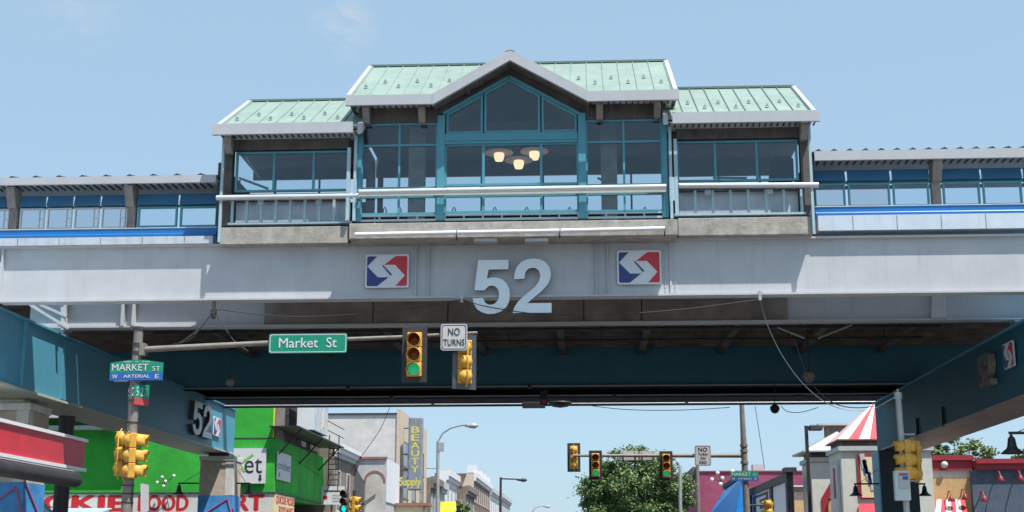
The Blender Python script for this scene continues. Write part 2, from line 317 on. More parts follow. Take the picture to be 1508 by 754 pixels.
Y2 = 40.7
g2 = plate_girder('plate_girder', 'pale inner girder half hidden behind the front one, white stiffeners at its left end', -17.2, 24, Y2, 8.65, 10.6, M['girder2'], [], .5)
for px in (98, 183, 199): box('stiffener', M['girder'], g2, wx(px, 470, Y2)-.045, wx(px, 470, Y2)+.045, Y2-.2, Y2-.002, 8.7, 10.55)
for px in (550, 660, 860, 945): box('stiffener', M['girder2'], g2, wx(px, 470, Y2)-.015, wx(px, 470, Y2)+.015, Y2-.1, Y2-.002, 8.7, 10.55)
wd = MB(); X = wx(1378, 455, Y2); wd.hexa([(X-.2, Y2-.003, 8.71), (X+.25, Y2-.003, 8.71), (X+.32, Y2-.003, 10.5), (X-.0, Y2-.003, 10.5)], (0, -.18, 0)); wd.build('stiffener', M['sgrey'], g2)
box('ledge', M['girder2'], g2, -17.2, wx(390, 470, Y2)-.02, 40.26, Y2-.17, 10.2, 10.3); box('ledge', M['girder2'], g2, wx(1160, 470, Y2)+.02, 24, 39.95, Y2-.17, 10.2, 10.3)  # overhang ledges added only to cast shade on the inner girder's web
for xs_ in (986,):
    X = wx(xs_, 400, Yg)
    bt = MB()
    for k in range(14):
        for dx in (-.12, .14): bt.lathe([(0, -.02), (.014, -.018), (.016, 0)], (X+dx, Yg-.003, 8.6+k*.1), 'Y', 8)
    o = bt.build('bolt_row', M['girder'], g1); o['kind'] = 'stuff'
# three dark teal girders on the far side of the viaduct
for i, (yy, lb) in enumerate(((53.6, 'nearest of the three dark teal girders under the deck, its web in view'), (56.7, 'middle of the three dark girders under the viaduct, only a low strip of it showing'), (59.75, 'last of the three dark girders, its lower edge cutting across the sky'))):
    t = thing('track_girder', (-3, yy, 8.33), lb, 'girder', 'dark teal girders under the tracks')
    box('web', M['teal'] if i == 0 else M['girdblack'], t, -40, 40, yy, yy+.05, 8.40, 9.94 if i < 2 else 8.95)  # rear webs and all flanges coloured black to hold the deck's shade
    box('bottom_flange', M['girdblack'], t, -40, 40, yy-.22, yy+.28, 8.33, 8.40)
    mbp = MB().tube([(-40, yy-.29, 8.37), (40, yy-.29, 8.37)], .034, 6); mbp.build('lit_edge_strip', M['polelt'], t)  # pale tube added to draw the lit edge of the flange
    for xj in ((-9.4, -2.2), (-8.1, 1.2), (-6.7, 4.4))[i]: box('bracket', M['black'], t, xj-.06, xj+.06, yy-.34, yy-.23, 8.28, 8.44)
dk = thing('track_deck', (-2, 50, 9.82), 'rust brown underside of the track deck spanning the street', 'bridge deck')
sl = MB(); sl.box(-45, 42, 41.3, 57.0, 9.95, 10.1); sl.build('slab', M['deck'], dk)
for i in range(12):
    yb = 42.2+i*.95
    if yb < 53: box('rib', M['deck'], dk, -45, 42, yb, yb+.10, 9.80, 9.95)
for i in range(9): box('cross_beam', M['deck'], dk, -13.4+i*3.1, -13.15+i*3.1, 41.4, 53.5, 9.62, 9.80)
# under-deck of the station between the two front girders
sf = thing('station_deck', (-1.8, 38, 9.9), 'brown floor slab under the station house between the two front girders', 'floor slab')
box('slab', M['deckg'], sf, wx(390, 470, Y2)+.0, wx(1160, 470, Y2), 35.62, 40.6, 9.70, 9.93)
ww = MB(); ww.box(wx(390, 470, Y2), wx(1160, 470, Y2), Y2-.10, Y2-.03, 8.72, 9.7)
ww.build('shade_panel', M['deckg'], sf)  # brown sheet laid over the inner girder web to paint the station's shade
# conduits under the deck
for i, (yy, z, lb) in enumerate(((43.2, 9.42, 'thin dark conduit under the deck, nearest the pale inner girder'), (46.6, 9.5, 'dark conduit hung on short rods halfway under the rusty deck'), (49.2, 9.52, 'conduit just in front of the rusty strip above the teal girder'))):
    t = thing('conduit', (-2, yy, z), lb, 'pipe', 'conduits under the deck')
    MB().tube([(-15.2, yy, z), (12.2, yy, z)], .045, 8).build('pipe', M['dark'], t)
    for k in range(8): box('hanger', M['dark'], t, -13+k*3.4, -12.95+k*3.4, yy-.02, yy+.02, z, 9.95)
# diagonal bracing rods under the deck
for (a, b, lb) in ((((265, 505), (300, 480)), (7), 'short pale brace rod under the deck left of the street sign'), (((1145, 482), (1185, 498)), 7, 'pale brace rod sloping down to the right of the hanging cable'), (((1205, 498), (1255, 478)), 7, 'pale brace rod sloping up beside the inner girder')):
    p, q = W(*a[0], 45.0), W(*a[1], 45.0)
    tag(MB().tube([p, q], .035, 8).build('brace_rod', M['polelt']), lb, 'brace', 'brace rods under the deck')
# cap beams and columns
def cap_beam(X0, X1, Y0, Y1, face, label):
    zb = 6.38 if face == 'X+' else 6.19; zt = 8.44 if face == 'X+' else 8.31
    t = thing('cap_beam', ((X0+X1)/2, (Y0+Y1)/2, 6.2), label, 'beam', 'box beams across Market Street')
    s = 1 if face == 'X+' else -1; xf = X1 if s > 0 else X0
    box('box_shell', M['cap'] if s > 0 else M['capdark'], t, X0, X1, Y0, Y1, zb+.07, zt-.06)  # right shell uses a darker copy of the cap paint, shade included
    box('bottom_flange', M['capunder' if s > 0 else 'capred'], t, X0-.08, X1+.08, Y0-.05, Y1+.05, zb, zb+.067)  # ground light painted pale on the left underside, reddish reflection on the right
    box('top_flange', M['cap'], t, X0-.12, X1+.12, Y0-.05, Y1+.05, zt-.057, zt)
    for y in (Y0+6.6, ) if s > 0 else ():
        box('splice_plate', M['cap'], t, xf+.002*s, xf+.03*s, y, y+.9, 6.5, 8.35)
    for y in (48.2, 52): 
        if s < 0: box('drain_bracket', M['black'], t, xf-.1, xf-.002, y, y+.1, 6.2, 6.9)
    return t
capL = cap_beam(-17.6, -16.1, 34.2, 61.8, 'X+', 'light blue steel box beam on the left, sunlit where it leaves the viaduct shadow')
box('end_stiffener', M['cap'], capL, -16.098, -16.0, 37.7, 37.8, 6.46, 8.37)
capR = cap_beam(12.5, 14.0, 34.2, 59.5, 'X-', 'dark teal steel box beam on the right with reddish light painted on its underside')
for nm, X0, X1, Y in (('l', -15.9, -15.3, 36.2), ('r', 12.6, 13.2, 36.2)): pass
for (x, y, z0, z1, lb) in ((-16.8, 40.9, 8.445, 8.65, 'bearing block under the left end of the inner girder'), (13.1, 35.5, 8.31, 8.45, 'bearing block under the front girder on the right box beam'), (13.1, 40.9, 8.31, 8.65, 'bearing block under the inner girder on the right box beam')):
    b = MB().box(x-.2, x+.7, y-.2, y+.2, z0, z1-.06).box(x-.3, x+.8, y-.25, y+.25, z1-.058, z1-.002); tag(b.build('bearing_block', M['polelt']), lb, 'bearing')
def concrete_column(X0, X1, Y0, Y1, label, side, top=6.185, zm=4.14):
    t = thing('column', ((X0+X1)/2, (Y0+Y1)/2, .13), label, 'column', 'columns carrying the viaduct')
    box('shaft', M['column'], t, X0, X1, Y0, Y1, .13, top-.36, bevel=.03)
    box('painted_corner', M['columnw'], t, X1-.36, X1+.012, Y0-.012, Y0+.3, zm+.01, top-.361)
    box('bearing_ledge', M['columnw'], t, X0-.04, X1+.04, Y0-.04, Y1+.04, top-.357, top-.14, bevel=.02)
    box('bearing', M['dark'], t, X0+.3, X1-.3, Y0+.25, Y1-.25, top-.137, top)
    box('mural', M['mural'], t, X0-.015, X1+.015, Y0-.015, Y1+.015, .14, zm)
    l = MB(); l.bar((X0, Y0-.03, zm-1), (X1-.2, Y0-.03, zm-.15), .05, .05).bar((X1-.2, Y0-.03, zm-.15), (X1+.03, Y0-.03, zm-.9), .05, .05).bar((X0+.3, Y0-.03, .4), (X0+.3, Y0-.03, 3.3), .05).bar((X1+.03, Y0, 3.95), (X1+.03, Y1, 2.7), .05); l.build('painted_stripe', M['muralpink'], t)
    return t
colLN = concrete_column(-17.9, -16.54, 39.6, 41.2, 'concrete column at the left edge, behind the red canopy, blue mural on its base', 1, 6.37, 3.9)
colLN.children[0].data.materials[0] = M['columnw']
colLF = concrete_column(-17.2, -15.68, 60.3, 61.7, 'concrete column at the far end of the left box beam with blue painted base', 1, 6.37, 4.5)
def steel_column(X0, X1, Y0, Y1, label):
    t = thing('column', ((X0+X1)/2, (Y0+Y1)/2, .13), label, 'column', 'columns carrying the viaduct')
    box('shaft', M['navy'], t, X0, X1, Y0, Y1, .13, 6.185); box('lit_side', M['cap'], t, X0-.05, X0-.002, Y0-.02, Y1+.02, .13, 6.183)  # blue column: deck shade painted navy on the shaft, lit side painted paler
    return t
colRF = steel_column(12.25, 13.8, 58.0, 59.3, 'dark navy steel column standing behind the right signal pole')
colRN = concrete_column(13.1, 14.5, 36.2, 37.8, 'concrete column just off the right edge holding a bell lamp', 1)
# near end small lattice left of the inner girder
t = thing('lattice_brace', (-17, 41, 8.3), 'white lattice brace behind the left end of the front girder', 'brace')
for a, b in (((45, 449), (102, 484)), ((93, 452), (93, 486)), ((60, 449), (99, 466))):
    MB().bar(W(*a, 40.0), W(*b, 40.0), .12, .08).build('brace_bar', M['girder'], t)
# ------------------------------------------------------------------ number and emblem signs
P5 = [(592,178),(722,178),(722,220),(637,220),(630,260),(650,255),(672,255),(695,263),(713,280),(725,303),(729,330),(725,360),(712,385),(690,403),(662,412),(635,413),(608,405),(587,390),(574,368),(569,345),(614,343),(619,358),(629,369),(643,374),(660,371),(673,360),(681,343),(682,325),(678,308),(667,295),(652,290),(637,293),(622,308),(620,311),(577,310)]
P2 = [(746,264),(748,240),(757,212),(774,191),(798,178),(828,174),(858,178),(882,192),(898,213),(904,240),(900,265),(888,290),(865,315),(838,338),(815,357),(803,368),(905,368),(905,410),(740,410),(746,388),(762,362),(785,340),(812,317),(838,295),(853,272),(858,248),(852,228),(838,216),(822,214),(805,220),(794,235),(790,262)]
def digit(parent, pts, fn, thick_vec):
    from mathutils.geometry import tessellate_polygon
    vs = [Vector(fn((x-569)/336., (413-y)/336.)) for x, y in pts]; n = len(vs); d = Vector(thick_vec)
    tris = tessellate_polygon([[Vector((x, y, 0)) for x, y in pts]])
    mb = MB(); mb.add(vs, [tuple(t_) for t_ in tris], 0); mb.add([v+d for v in vs], [tuple(t_) for t_ in tris], 1)
    mb.add(vs+[v+d for v in vs], [(i, (i+1) % n, n+(i+1) % n, n+i) for i in range(n)], 1)
    return mb.build('digit', [M['num'], M['numside']], parent)
def number_sign(label, fn, tv, loc, dark=False):
    t = thing('number_sign', loc, label, 'sign'); 
    for P_ in (P5, P2):
        o = digit(t, P_, fn, tv)
        if dark: o.data.materials[0] = M['numside']; o.data.materials[1] = M['brownlt']  # shade painted dark on the faces, lit edges given a paler colour
    return t
x0 = wx(696, 420, 35.16); s = (wx(812, 420, 35.16)-x0); zb = wz(755, 462, 35.16); hz = (wz(755, 381, 35.16)-zb)/(239/336.)
number_sign('huge pale blue raised 52 hung across the centre of the front girder', lambda u, v: (x0+u*s, 35.16, zb+v*hz), (0, .08, 0), (x0+s/2, 35.16, zb))
for dx in (.30, 1.85): tag(MB().box(x0+dx-.03, x0+dx+.03, 35.243, 35.38, 9.22, 9.28).box(x0+dx-.07, x0+dx+.07, 35.38, 35.397, 9.18, 9.32).build('sign_bracket', M['dark']), 'dark bracket holding the %s of the huge number to the girder' % ('five' if dx < .9 else 'two'), 'bracket')
LP = {'w1': [(165,168),(237,168),(183,207),(219,247),(215,253),(168,253),(125,210)], 'w2': [(190,207),(237,207),(277,250),(237,293),(168,293),(217,253),(225,246)]}
LR = [(240,168),(286,168),(290,172),(290,288),(286,293),(241,293),(281,250),(238,204),(192,204)]
LB = [(124,168),(161,168),(120,210),(166,256),(212,256),(164,293),(124,293),(119,288),(119,172)]
def emblem(label, fn, nrm, loc, grp='white bordered transit emblems'):
    """fn maps u,v in 0..1 to the board's front face"""
    t = thing('emblem_sign', loc, label, 'sign', grp); n = Vector(nrm)
    U = lambda x: (x-112)/185.; V = lambda y: (300-y)/140.
    rr = []
    for cx, cy, a0 in ((.955, .94, 0), (.045, .94, 90), (.045, .06, 180), (.955, .06, 270)):
        for k in range(5):
            a = R(a0+k*22.5); rr.append((cx+.045*math.cos(a), cy+.06*math.sin(a)))
    mb = MB(); vs = [Vector(fn(u, v)) for u, v in rr]; mb.hexa(vs, -n*.05); mb.build('board', M['logowhite'], t)
    MB().hexa([Vector(fn(U(x), V(y)))+n*.003 for x, y in LR], n*.004).build('red_field', M['logored'], t)
    MB().hexa([Vector(fn(U(x), V(y)))+n*.003 for x, y in LB], n*.004).build('blue_field', M['logoblue'], t)
    MB().hexa([Vector(fn(U(x), V(y)))+n*.003 for x, y in [(183,207),(187,204),(226,245),(219,250)]], n*.004).build('dividing_line', M['logoblue'], t)
    return t
for (xa, xb, ya, yb, lb) in ((538, 602, 375, 424, 'blue and red emblem board left of the huge 52 on the front girder'), (909, 974, 369, 419, 'blue and red emblem board right of the huge 52 on the front girder')):
    X0, X1 = wx(xa, 400, 35.3), wx(xb, 400, 35.3); Z0, Z1 = wz(xa, yb, 35.3), wz(xa, ya, 35.3)
    emblem(lb, lambda u, v: (X0+u*(X1-X0), 35.3, Z0+v*(Z1-Z0)), (0, -1, 0), ((X0+X1)/2, 35.3, Z0))
# 52 and emblem on the left box beam (reads looking to -X) and on the right one
number_sign('small raised 52 on the inner face of the left box beam', lambda u, v: (-15.9, 54.4+u*2.9, 6.68+v*1.95), (-.2, 0, 0), (-15.9, 55, 6.8))
emblem('red emblem board at the far end of the left box beam', lambda u, v: (-16.02, 58.0+u*1.1, 6.95+v*.8), (1, 0, 0), (-16.0, 58, 7.0), None)
number_sign('raised 52 seen nearly edge-on on the dark right box beam', lambda u, v: (12.26, 43.0-u*1.25, 6.85+v*1.45), (.22, 0, 0), (12.3, 43, 6.75), True)
emblem('white edged emblem board on the dark right box beam near the frame edge', lambda u, v: (12.4, 40.7-u*.95, 7.15+v*.75), (-1, 0, 0), (12.4, 40.2, 7.1), None)
# ------------------------------------------------------------------ strip lamp and flood boxes on the station curb
YS = 34.40
t = thing('strip_lamp', (wx(750, 340, YS), YS, wz(750, 342, YS)), 'long thin white strip lamp along the bottom of the station curb', 'lamp')
for a, b, ya, yb in ((523, 672, 345.5, 342.5), (674, 824, 342.5, 339.8), (826, 979, 339.8, 336.4)):
    MB().tube([W(a, ya, YS), W(b, yb, YS)], .055, 10).build('tube_housing', M['tubew'], t)
    X = wx(b, yb, YS); Z = wz(b, yb, YS); MB().bar((X, YS, Z-.03), (X, YS+.16, Z-.16), .03).bar((X, YS, Z-.1), (X, YS, Z+.06), .03).build('clamp', M['dark'], t)
for px in (715, 790):
    X, Y_, Z = W(px, 353, 34.62)
    tag(MB().box(X-.31, X+.31, 34.6, 34.95, Z-.05, Z+.05).build('flood_box', M['polelt'], None, .01), 'flat pale box lamp under the station curb, the %s of two' % ('left' if px < 750 else 'right'), 'lamp', 'box lamps under the curb')
# ================================================================== STATION HOUSE
st = thing('station_house', (-1.9, 38, 9.95), 'glazed station house with pale green metal roof and central gable on the bridge', 'station building')
YC = 35.1; YW = 35.25      # glazing planes of the centre and the wings
YB = 41.0
def frame_win(xs, zs, Y, m=M['frame'], gl='glass', t_=.055, depth=.09, bottom=None):
    """one glazed bay: frame with mullions at xs and transoms at zs, panes as sub-parts"""
    mb = MB()
    for x in xs: mb.box(x-t_/2, x+t_/2, Y-depth/2, Y+depth/2, zs[0]-t_/2, zs[-1]+t_/2)
    for z in zs:
        for a, b in zip(xs[:-1], xs[1:]): mb.box(a+t_/2+.001, b-t_/2-.001, Y-depth/2+.006, Y+depth/2-.006, z-t_/2, z+t_/2)
    f = mb.build('window', m, st)
    for a, b in zip(xs[:-1], xs[1:]):
        for c, d in zip(zs[:-1], zs[1:]): box('pane', M[gl], f, a+t_/2, b-t_/2, Y-.006, Y+.006, c+t_/2, d-t_/2)
    return f
X_ = lambda px, y=250: wx(px, y, YC)
Z_ = lambda py, x=750: wz(x, py, YC)
# curb (weathered concrete)
cur = MB(); cur.box(wx(514, 340, 34.52), wx(998, 340, 34.52), 34.52, 41.2, wz(750, 349, 34.52), wz(750, 326, 34.52))
cur.build('curb', M['concrete'], st, .015)
for a, b in ((323, 512), (999, 1198)):
    yt, yb_ = (334, 359) if a < 500 else (320, 346)
    box('curb', M['concrete'], st, wx(a, yb_, 35.0), wx(b, yb_, 35.0) - .0, 35.0, 39.6, wz((a+b)/2, yb_, 35.0), wz((a+b)/2, yt, 35.0), bevel=.015)
# centre side bays
for xa in ((533, 588, 643), (864, 919, 975)):
    xs = [X_(p) for p in xa]
    frame_win(xs, [Z_(313), Z_(288)], YC); frame_win(xs, [Z_(275), Z_(212), Z_(181)], YC)
    mb = MB(); n = 5
    for i in range(n): x = xs[0]+(xs[2]-xs[0])*i/(n-1); mb.box(x-.02, x+.02, YC-.03, YC+.03, Z_(322), Z_(315))
    mb.box(xs[0], xs[2], YC-.035, YC+.035, Z_(317), Z_(314)).box(xs[0], xs[2], YC-.035, YC+.035, Z_(324), Z_(321)); mb.build('sill_grille', M['framelt'], st)
xs = [X_(p) for p in (656, 712, 797, 851)]
frame_win(xs, [Z_(312), Z_(288)], YC, t_=.065); frame_win(xs, [Z_(272), Z_(213)], YC, t_=.065)
mb = MB(); n = 8
for i in range(n): x = xs[0]+(xs[3]-xs[0])*i/(n-1); mb.box(x-.02, x+.02, YC-.03, YC+.03, Z_(322), Z_(315))
mb.box(xs[0], xs[3], YC-.035, YC+.035, Z_(317), Z_(314)).box(xs[0], xs[3], YC-.035, YC+.035, Z_(324), Z_(321)); mb.build('sill_grille', M['framelt'], st)
# main beam between, mullion posts
mb = MB(); mb.box(X_(655), X_(851), YC-.10, YC+.06, Z_(212), Z_(197)).box(X_(655), X_(851), YC-.13, YC-.101, Z_(208), Z_(205)); mb.build('transom_beam', M['frame'], st)
for a, b in ((644, 655), (852, 863)): box('mullion_post', M['frame'], st, X_(a), X_(b), YC-.12, YC+.08, Z_(324), Z_(170))
for a, b in ((527, 533), (976, 983)): box('mullion_post', M['frame'], st, X_(a), X_(b), YC-.10, YC+.08, Z_(324), Z_(172))
# perforated pale channels at the corners
for a, b, yt, yb_ in ((513, 518, 218, 325), (523, 527, 182, 325), (985, 989, 170, 322), (992, 997, 205, 318)):
    c = MB().box(X_(a), X_(b), 34.86, 34.96, wz(a, yb_, 34.9), wz(a, yt, 34.9)); c.build('corner_channel', M['framelt'], st)
# gable glazing: three panes under the slope
def gz(px): return Z_(117+(abs(px-750)/100.)*54)
for i, (a, b) in enumerate(((657, 711), (713, 796), (798, 850))):
    pts = [(X_(a), Z_(196)), (X_(b), Z_(196)), (X_(b), gz(b))]+([(X_(750), gz(750))] if a < 750 < b else [])+[(X_(a), gz(a))]
    f = MB(); cx_ = sum(p[0] for p in pts)/len(pts); cz_ = sum(p[1] for p in pts)/len(pts); n = len(pts)
    inn = []
    for k in range(n):   # inset
        p = Vector(pts[k]); d1 = (Vector(pts[k-1])-p).normalized(); d2 = (Vector(pts[(k+1) % n])-p).normalized(); s_ = abs(d1.x*d2.y-d1.y*d2.x) or 1
        inn.append(p+(d1+d2)*(.06/s_))
    for k in range(n):
        k2 = (k+1) % n; f.hexa([(pts[k][0], YC-.05, pts[k][1]), (pts[k2][0], YC-.05, pts[k2][1]), (inn[k2].x, YC-.05, inn[k2].y), (inn[k].x, YC-.05, inn[k].y)], (0, .1, 0))
    fo = f.build('gable_window', M['frame'], st)
    MB().hexa([(p.x, YC-.006, p.y) for p in inn], (0, .012, 0)).build('pane', M['glass'], fo)
# slope trims above the gable glazing (teal) and brown gable wall
for a, b in ((652, 750), (750, 856)):
    MB().bar((X_(a), YC-.03, gz(a)+.05), (X_(b), YC-.03, gz(b)+.05), .14, .08).build('gable_trim', M['frame'], st)
bw = MB(); bw.hexa([(X_(640), YC+.02, Z_(176)), (X_(652), YC+.02, Z_(172)), (X_(750), YC+.02, gz(750)+.12), (X_(856), YC+.02, Z_(172)), (X_(866), YC+.02, Z_(176)), (X_(866), YC+.02, Z_(150)), (X_(750), YC+.02, Z_(92)), (X_(640), YC+.02, Z_(150))], (0, .1, 0))
# non-convex polygon: build as two quads per side instead
bw = MB()
for a, b in ((640, 750), (866, 750)):
    lo_a = Z_(176)+.0; lo_b = gz(750)+.09
    bw.hexa([(X_(a), YC+.03, gz(a)+.09), (X_(b), YC+.03, lo_b), (X_(b), YC+.03, Z_(90)), (X_(a), YC+.03, Z_(148))], (0, .1, 0))
bw.build('gable_wall', M['brown'], st)
for a, b in ((527, 643), (863, 983)): box('header_beam', M['brown'], st, X_(a), X_(b), YC-.06, YC+.10, Z_(179), Z_(147))
# wings
def wing(xl, xr, xw, ytop, ybot, yrail, ybar_t, ybar_b, colx, beamy):
    zz = lambda y: wz((xl+xr)/2, y, YW); xx = lambda p: wx(p, ytop, YW)
    frame_win([xx(p) for p in xw], [zz(ybot), zz(ytop)], YW, t_=.06)
    box('header_beam', M['brown'], st, xx(min(xl, colx[0])), xx(max(xr, colx[1])), YW-.08, YW+.10, zz(ytop-4), zz(beamy))
    box('corner_post', M['brown'], st, xx(colx[0]), xx(colx[1]), YW-.10, YW+.2, zz(ybar_b+3), zz(beamy)-.002)
    box('bulkhead', M['bulk'], st, xx(xw[0]), xx(xw[-1]), YW+.10, YW+.16, zz(ybar_b), zz(ybar_t-6))
    ba = MB(); n = 9 if xl < 700 else 8
    a, b = xx(xw[0]-2), xx(xw[-1]+3)
    for i in range(n): x = a+(b-a)*i/(n-1); box('baluster', M['framelt'], st, x-.035, x+.035, YW-.17, YW-.08, zz(ybar_b), zz(ybar_t))
    r = MB(); r.box(a-.1, b+.1, YW-.19, YW+.02, zz(ybar_b+2), zz(ybar_b-1)); r.build('bottom_rail', M['framelt'], st)
    h = (xx(xw[0]), xx(xw[-1])); 
    for k in (0, 2): X = a+(b-a)*(.22 if k == 0 else .72); box('rail_bracket', M['framelt'], st, X, X+.16, YW-.21, YW-.172, zz(ybar_t+7), zz(ybar_t))
    box('mid_beam', M['brown'], st, xx(xw[0]), xx(xw[-1]), YW-.02, YW+.18, zz(ybar_t-1), zz(ybot+4))
wing(345, 514, (350, 405, 463, 514), 225, 281, 291, 297, 330, (330, 344), 205)
wing(997, 1176, (997, 1052, 1113, 1172), 209, 266, 272, 282, 317, (1177, 1190), 190)
for a in ((319, 529, 291.5, 288.5, 34.92), (1000, 1205, 273.5, 272.5, 34.92), (529, 981, 283, 275, 34.8)):
    MB().tube([W(a[0], a[2], a[4]), W(a[1], a[3], a[4])], .075, 12).build('guard_rail', M['rail'], st)
# extra flat sill under centre rail
box('guard_rail_plate', M['rail'], st, X_(530), X_(980), YC-.14, YC-.10, Z_(288, 750), Z_(284, 750))
for a, yt, yb_ in ((328, 200, 357), (1194, 176, 345)):
    box('edge_post', M['framelt'], st, wx(a, 250, 34.95)-.035, wx(a, 250, 34.95)+.035, 34.9, 34.97, wz(a, yb_, 34.95), wz(a, yt, 34.95))
# roofs ------------------------------------------------------------
def roof(xe0, xe1, ze, zr, Ye, Yr, yback, name, notch=None):
    """gable roof along X; eave at Ye, ridge at Yr"""
    sl = (zr-ze)/(Yr-Ye); zbk = zr-sl*(yback-Yr)
    pn = MB()
    if notch:
        na, nm, nb, zv = notch; yv = Ye+(zv-ze)/sl
        pn.hexa([(xe0+.12, Ye+.06, ze+.06), (na, Ye+.06, ze+.06), (nm, yv, zv+.04), (nm, Yr, zr+.04), (xe0+.12, Yr, zr+.04)], (0, 0, -.08))
        pn.hexa([(nb, Ye+.06, ze+.06), (xe1-.12, Ye+.06, ze+.06), (xe1-.12, Yr, zr+.04), (nm+.001, Yr, zr+.04), (nm+.001, yv, zv+.04)], (0, 0, -.08))
    else: pn.hexa([(xe0+.12, Ye+.06, ze+.06), (xe1-.12, Ye+.06, ze+.06), (xe1-.12, Yr, zr+.04), (xe0+.12, Yr, zr+.04)], (0, 0, -.08))
    def frac(x):
        if not notch or not na < x < nb: return 0
        return ((x-na)/(nm-na) if x < nm else (nb-x)/(nb-nm))*(yv-Ye)/(Yr-Ye)
    pn.hexa([(xe0+.12, Yr, zr+.04), (xe1-.12, Yr, zr+.04), (xe1-.12, yback, zbk+.04), (xe0+.12, yback, zbk+.04)], (0, 0, -.08))
    ro = pn.build('roof', M['roof'], st)
    seam = MB(); n = max(3, round((xe1-xe0-.3)/.44)); vis = []
    for i in range(n+1):
        x = xe0+.14+(xe1-xe0-.28)*i/n; f0 = frac(x); seam.bar((x, Ye+.07+(Yr-Ye)*f0, ze+.075+(zr-ze)*f0), (x, Yr, zr+.05), .022, .04); vis.append(x)
    seam.build('standing_seam', M['roofseam'] if xe0 > -3 else M['roof'], ro)
    MB().bar((xe0+.05, Yr, zr+.07), (xe1-.05, Yr, zr+.07), .12, .06).build('ridge_cap', M['roofseam'], ro)
    for i in range(n):
        f_ = .26 if i % 2 == 0 else .42; x = (vis[i]+vis[i+1])/2; y = Ye+(Yr-Ye)*f_; z = ze+.065+(zr-ze-.02)*f_
        if frac(x) > f_-.08: continue
        MB().add([(x-.05, y-.03, z), (x+.05, y-.03, z), (x, y-.0, z+.11), (x-.05, y+.08, z+.05), (x+.05, y+.08, z+.05)], [(0, 1, 2), (1, 4, 2), (4, 3, 2), (3, 0, 2), (0, 3, 4, 1)]).build('snow_guard', M['roofseam'], ro)
    # barge boards at both ends
    for x, m_ in ((xe0, 'l'), (xe1, 'r')):
        s_ = 1 if m_ == 'l' else -1
        MB().hexa([(x, Ye, ze-.18), (x, Ye, ze+.1), (x, Yr, zr+.1), (x, Yr, zr-.18)], (.12*s_, 0, 0)).hexa([(x, Yr, zr-.18), (x, Yr, zr+.1), (x, yback, zbk+.1), (x, yback, zbk-.18)], (.12*s_, 0, 0)).build('barge_board', M['white'], st)
    # soffit
    sfm = MB()
    for a_, b_ in ([(xe0+.13, xe1-.13)] if not notch else [(xe0+.13, na), (nb, xe1-.13)]):
        sfm = MB(); sfm.hexa([(a_, Ye+.08, ze-.10), (b_, Ye+.08, ze-.10), (b_, 35.4, ze-.10), (a_, 35.4, ze-.10)], (0, 0, .03)); sfm.build('soffit', M['soffit'], st)
    nn = int((xe1-xe0)/.16)
    rb = MB()
    for i in range(nn):
        if notch and na < xe0+.15+i*.16 < nb: continue
        rb.box(xe0+.15+i*.16, xe0+.185+i*.16, Ye+.09, 35.0, ze-.135, ze-.102)
    rb.build('soffit_rib', M['dark'], st)
    return ro
Ye, Yr = 34.55, 38.0
zeL, zrL = wz(415, 189, Ye), wz(430, 151, Yr); zeR, zrR = wz(1100, 172, Ye), wz(1090, 132, Yr)
roof(wx(315, 192, Ye), wx(522, 190, Ye)+.2, zeL, zrL, Ye, Yr, 39.6, 'left')
roof(wx(988, 175, Ye)-.2, wx(1205, 172, Ye), zeR, zrR, Ye, Yr, 39.6, 'right')
Ye2 = 34.45; zeC, zrC = wz(755, 140, Ye2), wz(755, 97, Yr)
YF = Ye2-.13
zf = wz(637, 137, YF)
gl_, gr_ = wx(637, 137, YF), wx(867, 131, YF); gp = wx(751, 72, YF); zp = wz(751, 73, YF)
roof(wx(510, 145, Ye2), wx(998, 135, Ye2), zeC, zrC, Ye2, Yr, 41.5, 'centre', (gl_, gp, gr_, zp-.1))
# eave fascias
def fascia(pts_top, h, Y, th=.1, name='eave_fascia'):
    mb = MB()
    for (xa, za), (xb, zb_) in zip(pts_top[:-1], pts_top[1:]): mb.hexa([(xa, Y, za), (xb, Y, zb_), (xb, Y, zb_-h), (xa, Y, za-h)], (0, th, 0))
    return mb.build(name, M['white'], st)
fh = wz(755, 140, Ye2)-wz(755, 154, Ye2)
fascia([(wx(313, 185, Ye-.05), zeL+.12), (wx(520, 185, Ye-.05), zeL+.12)], .30, Ye-.12)
fascia([(wx(990, 170, Ye-.05), zeR+.12), (wx(1207, 170, Ye-.05), zeR+.12)], .30, Ye-.12)
YF = Ye2-.13
GP = [(509, 141), (637, 137), (751, 72), (867, 130), (1000, 128)]
zf = wz(637, 137, YF)
gl_, gr_ = wx(637, 137, YF), wx(867, 131, YF); gp = wx(751, 72, YF); zp = wz(751, 73, YF)
fascia([(wx(509, 141, YF), zf-.02), (gl_, zf-.02)], .28, YF); fascia([(gr_, zf-.02), (wx(1000, 128, YF), zf-.02)], .28, YF)
fascia([(gl_, zf-.02), (gp, zp)], .30, YF-.012, .12, 'gable_fascia'); fascia([(gp, zp), (gr_, zf-.02)], .30, YF-.012, .12, 'gable_fascia')
# cross gable roof planes (triangular, running back into the main slope)
yb2 = Ye2+(zp-zeC)/((zrC-zeC)/(Yr-Ye2))
for xf_ in (gl_, gr_):
    MB().hexa([(xf_, YF+.11, zf-.06), (gp, YF+.11, zp-.04), (gp, yb2+.1, zp-.04)], (0, 0, -.06)).build('cross_gable_roof', M['metalroof'], st)
    MB().hexa([(xf_, YF+.11, zf-.20), (gp, YF+.11, zp-.22), (gp, 37.1, zp-.22), (xf_, 37.1, zf-.20)], (0, 0, -.05)).build('gable_soffit', M['brown'], st)
MB().hexa([(gp-.13, YF-.02, zp-.055), (gp, YF-.02, zp+.045), (gp+.13, YF-.02, zp-.055), (gp, YF-.02, zp-.01)], (0, yb2-YF, 0)).build('ridge_cap', M['metalroof'], st)
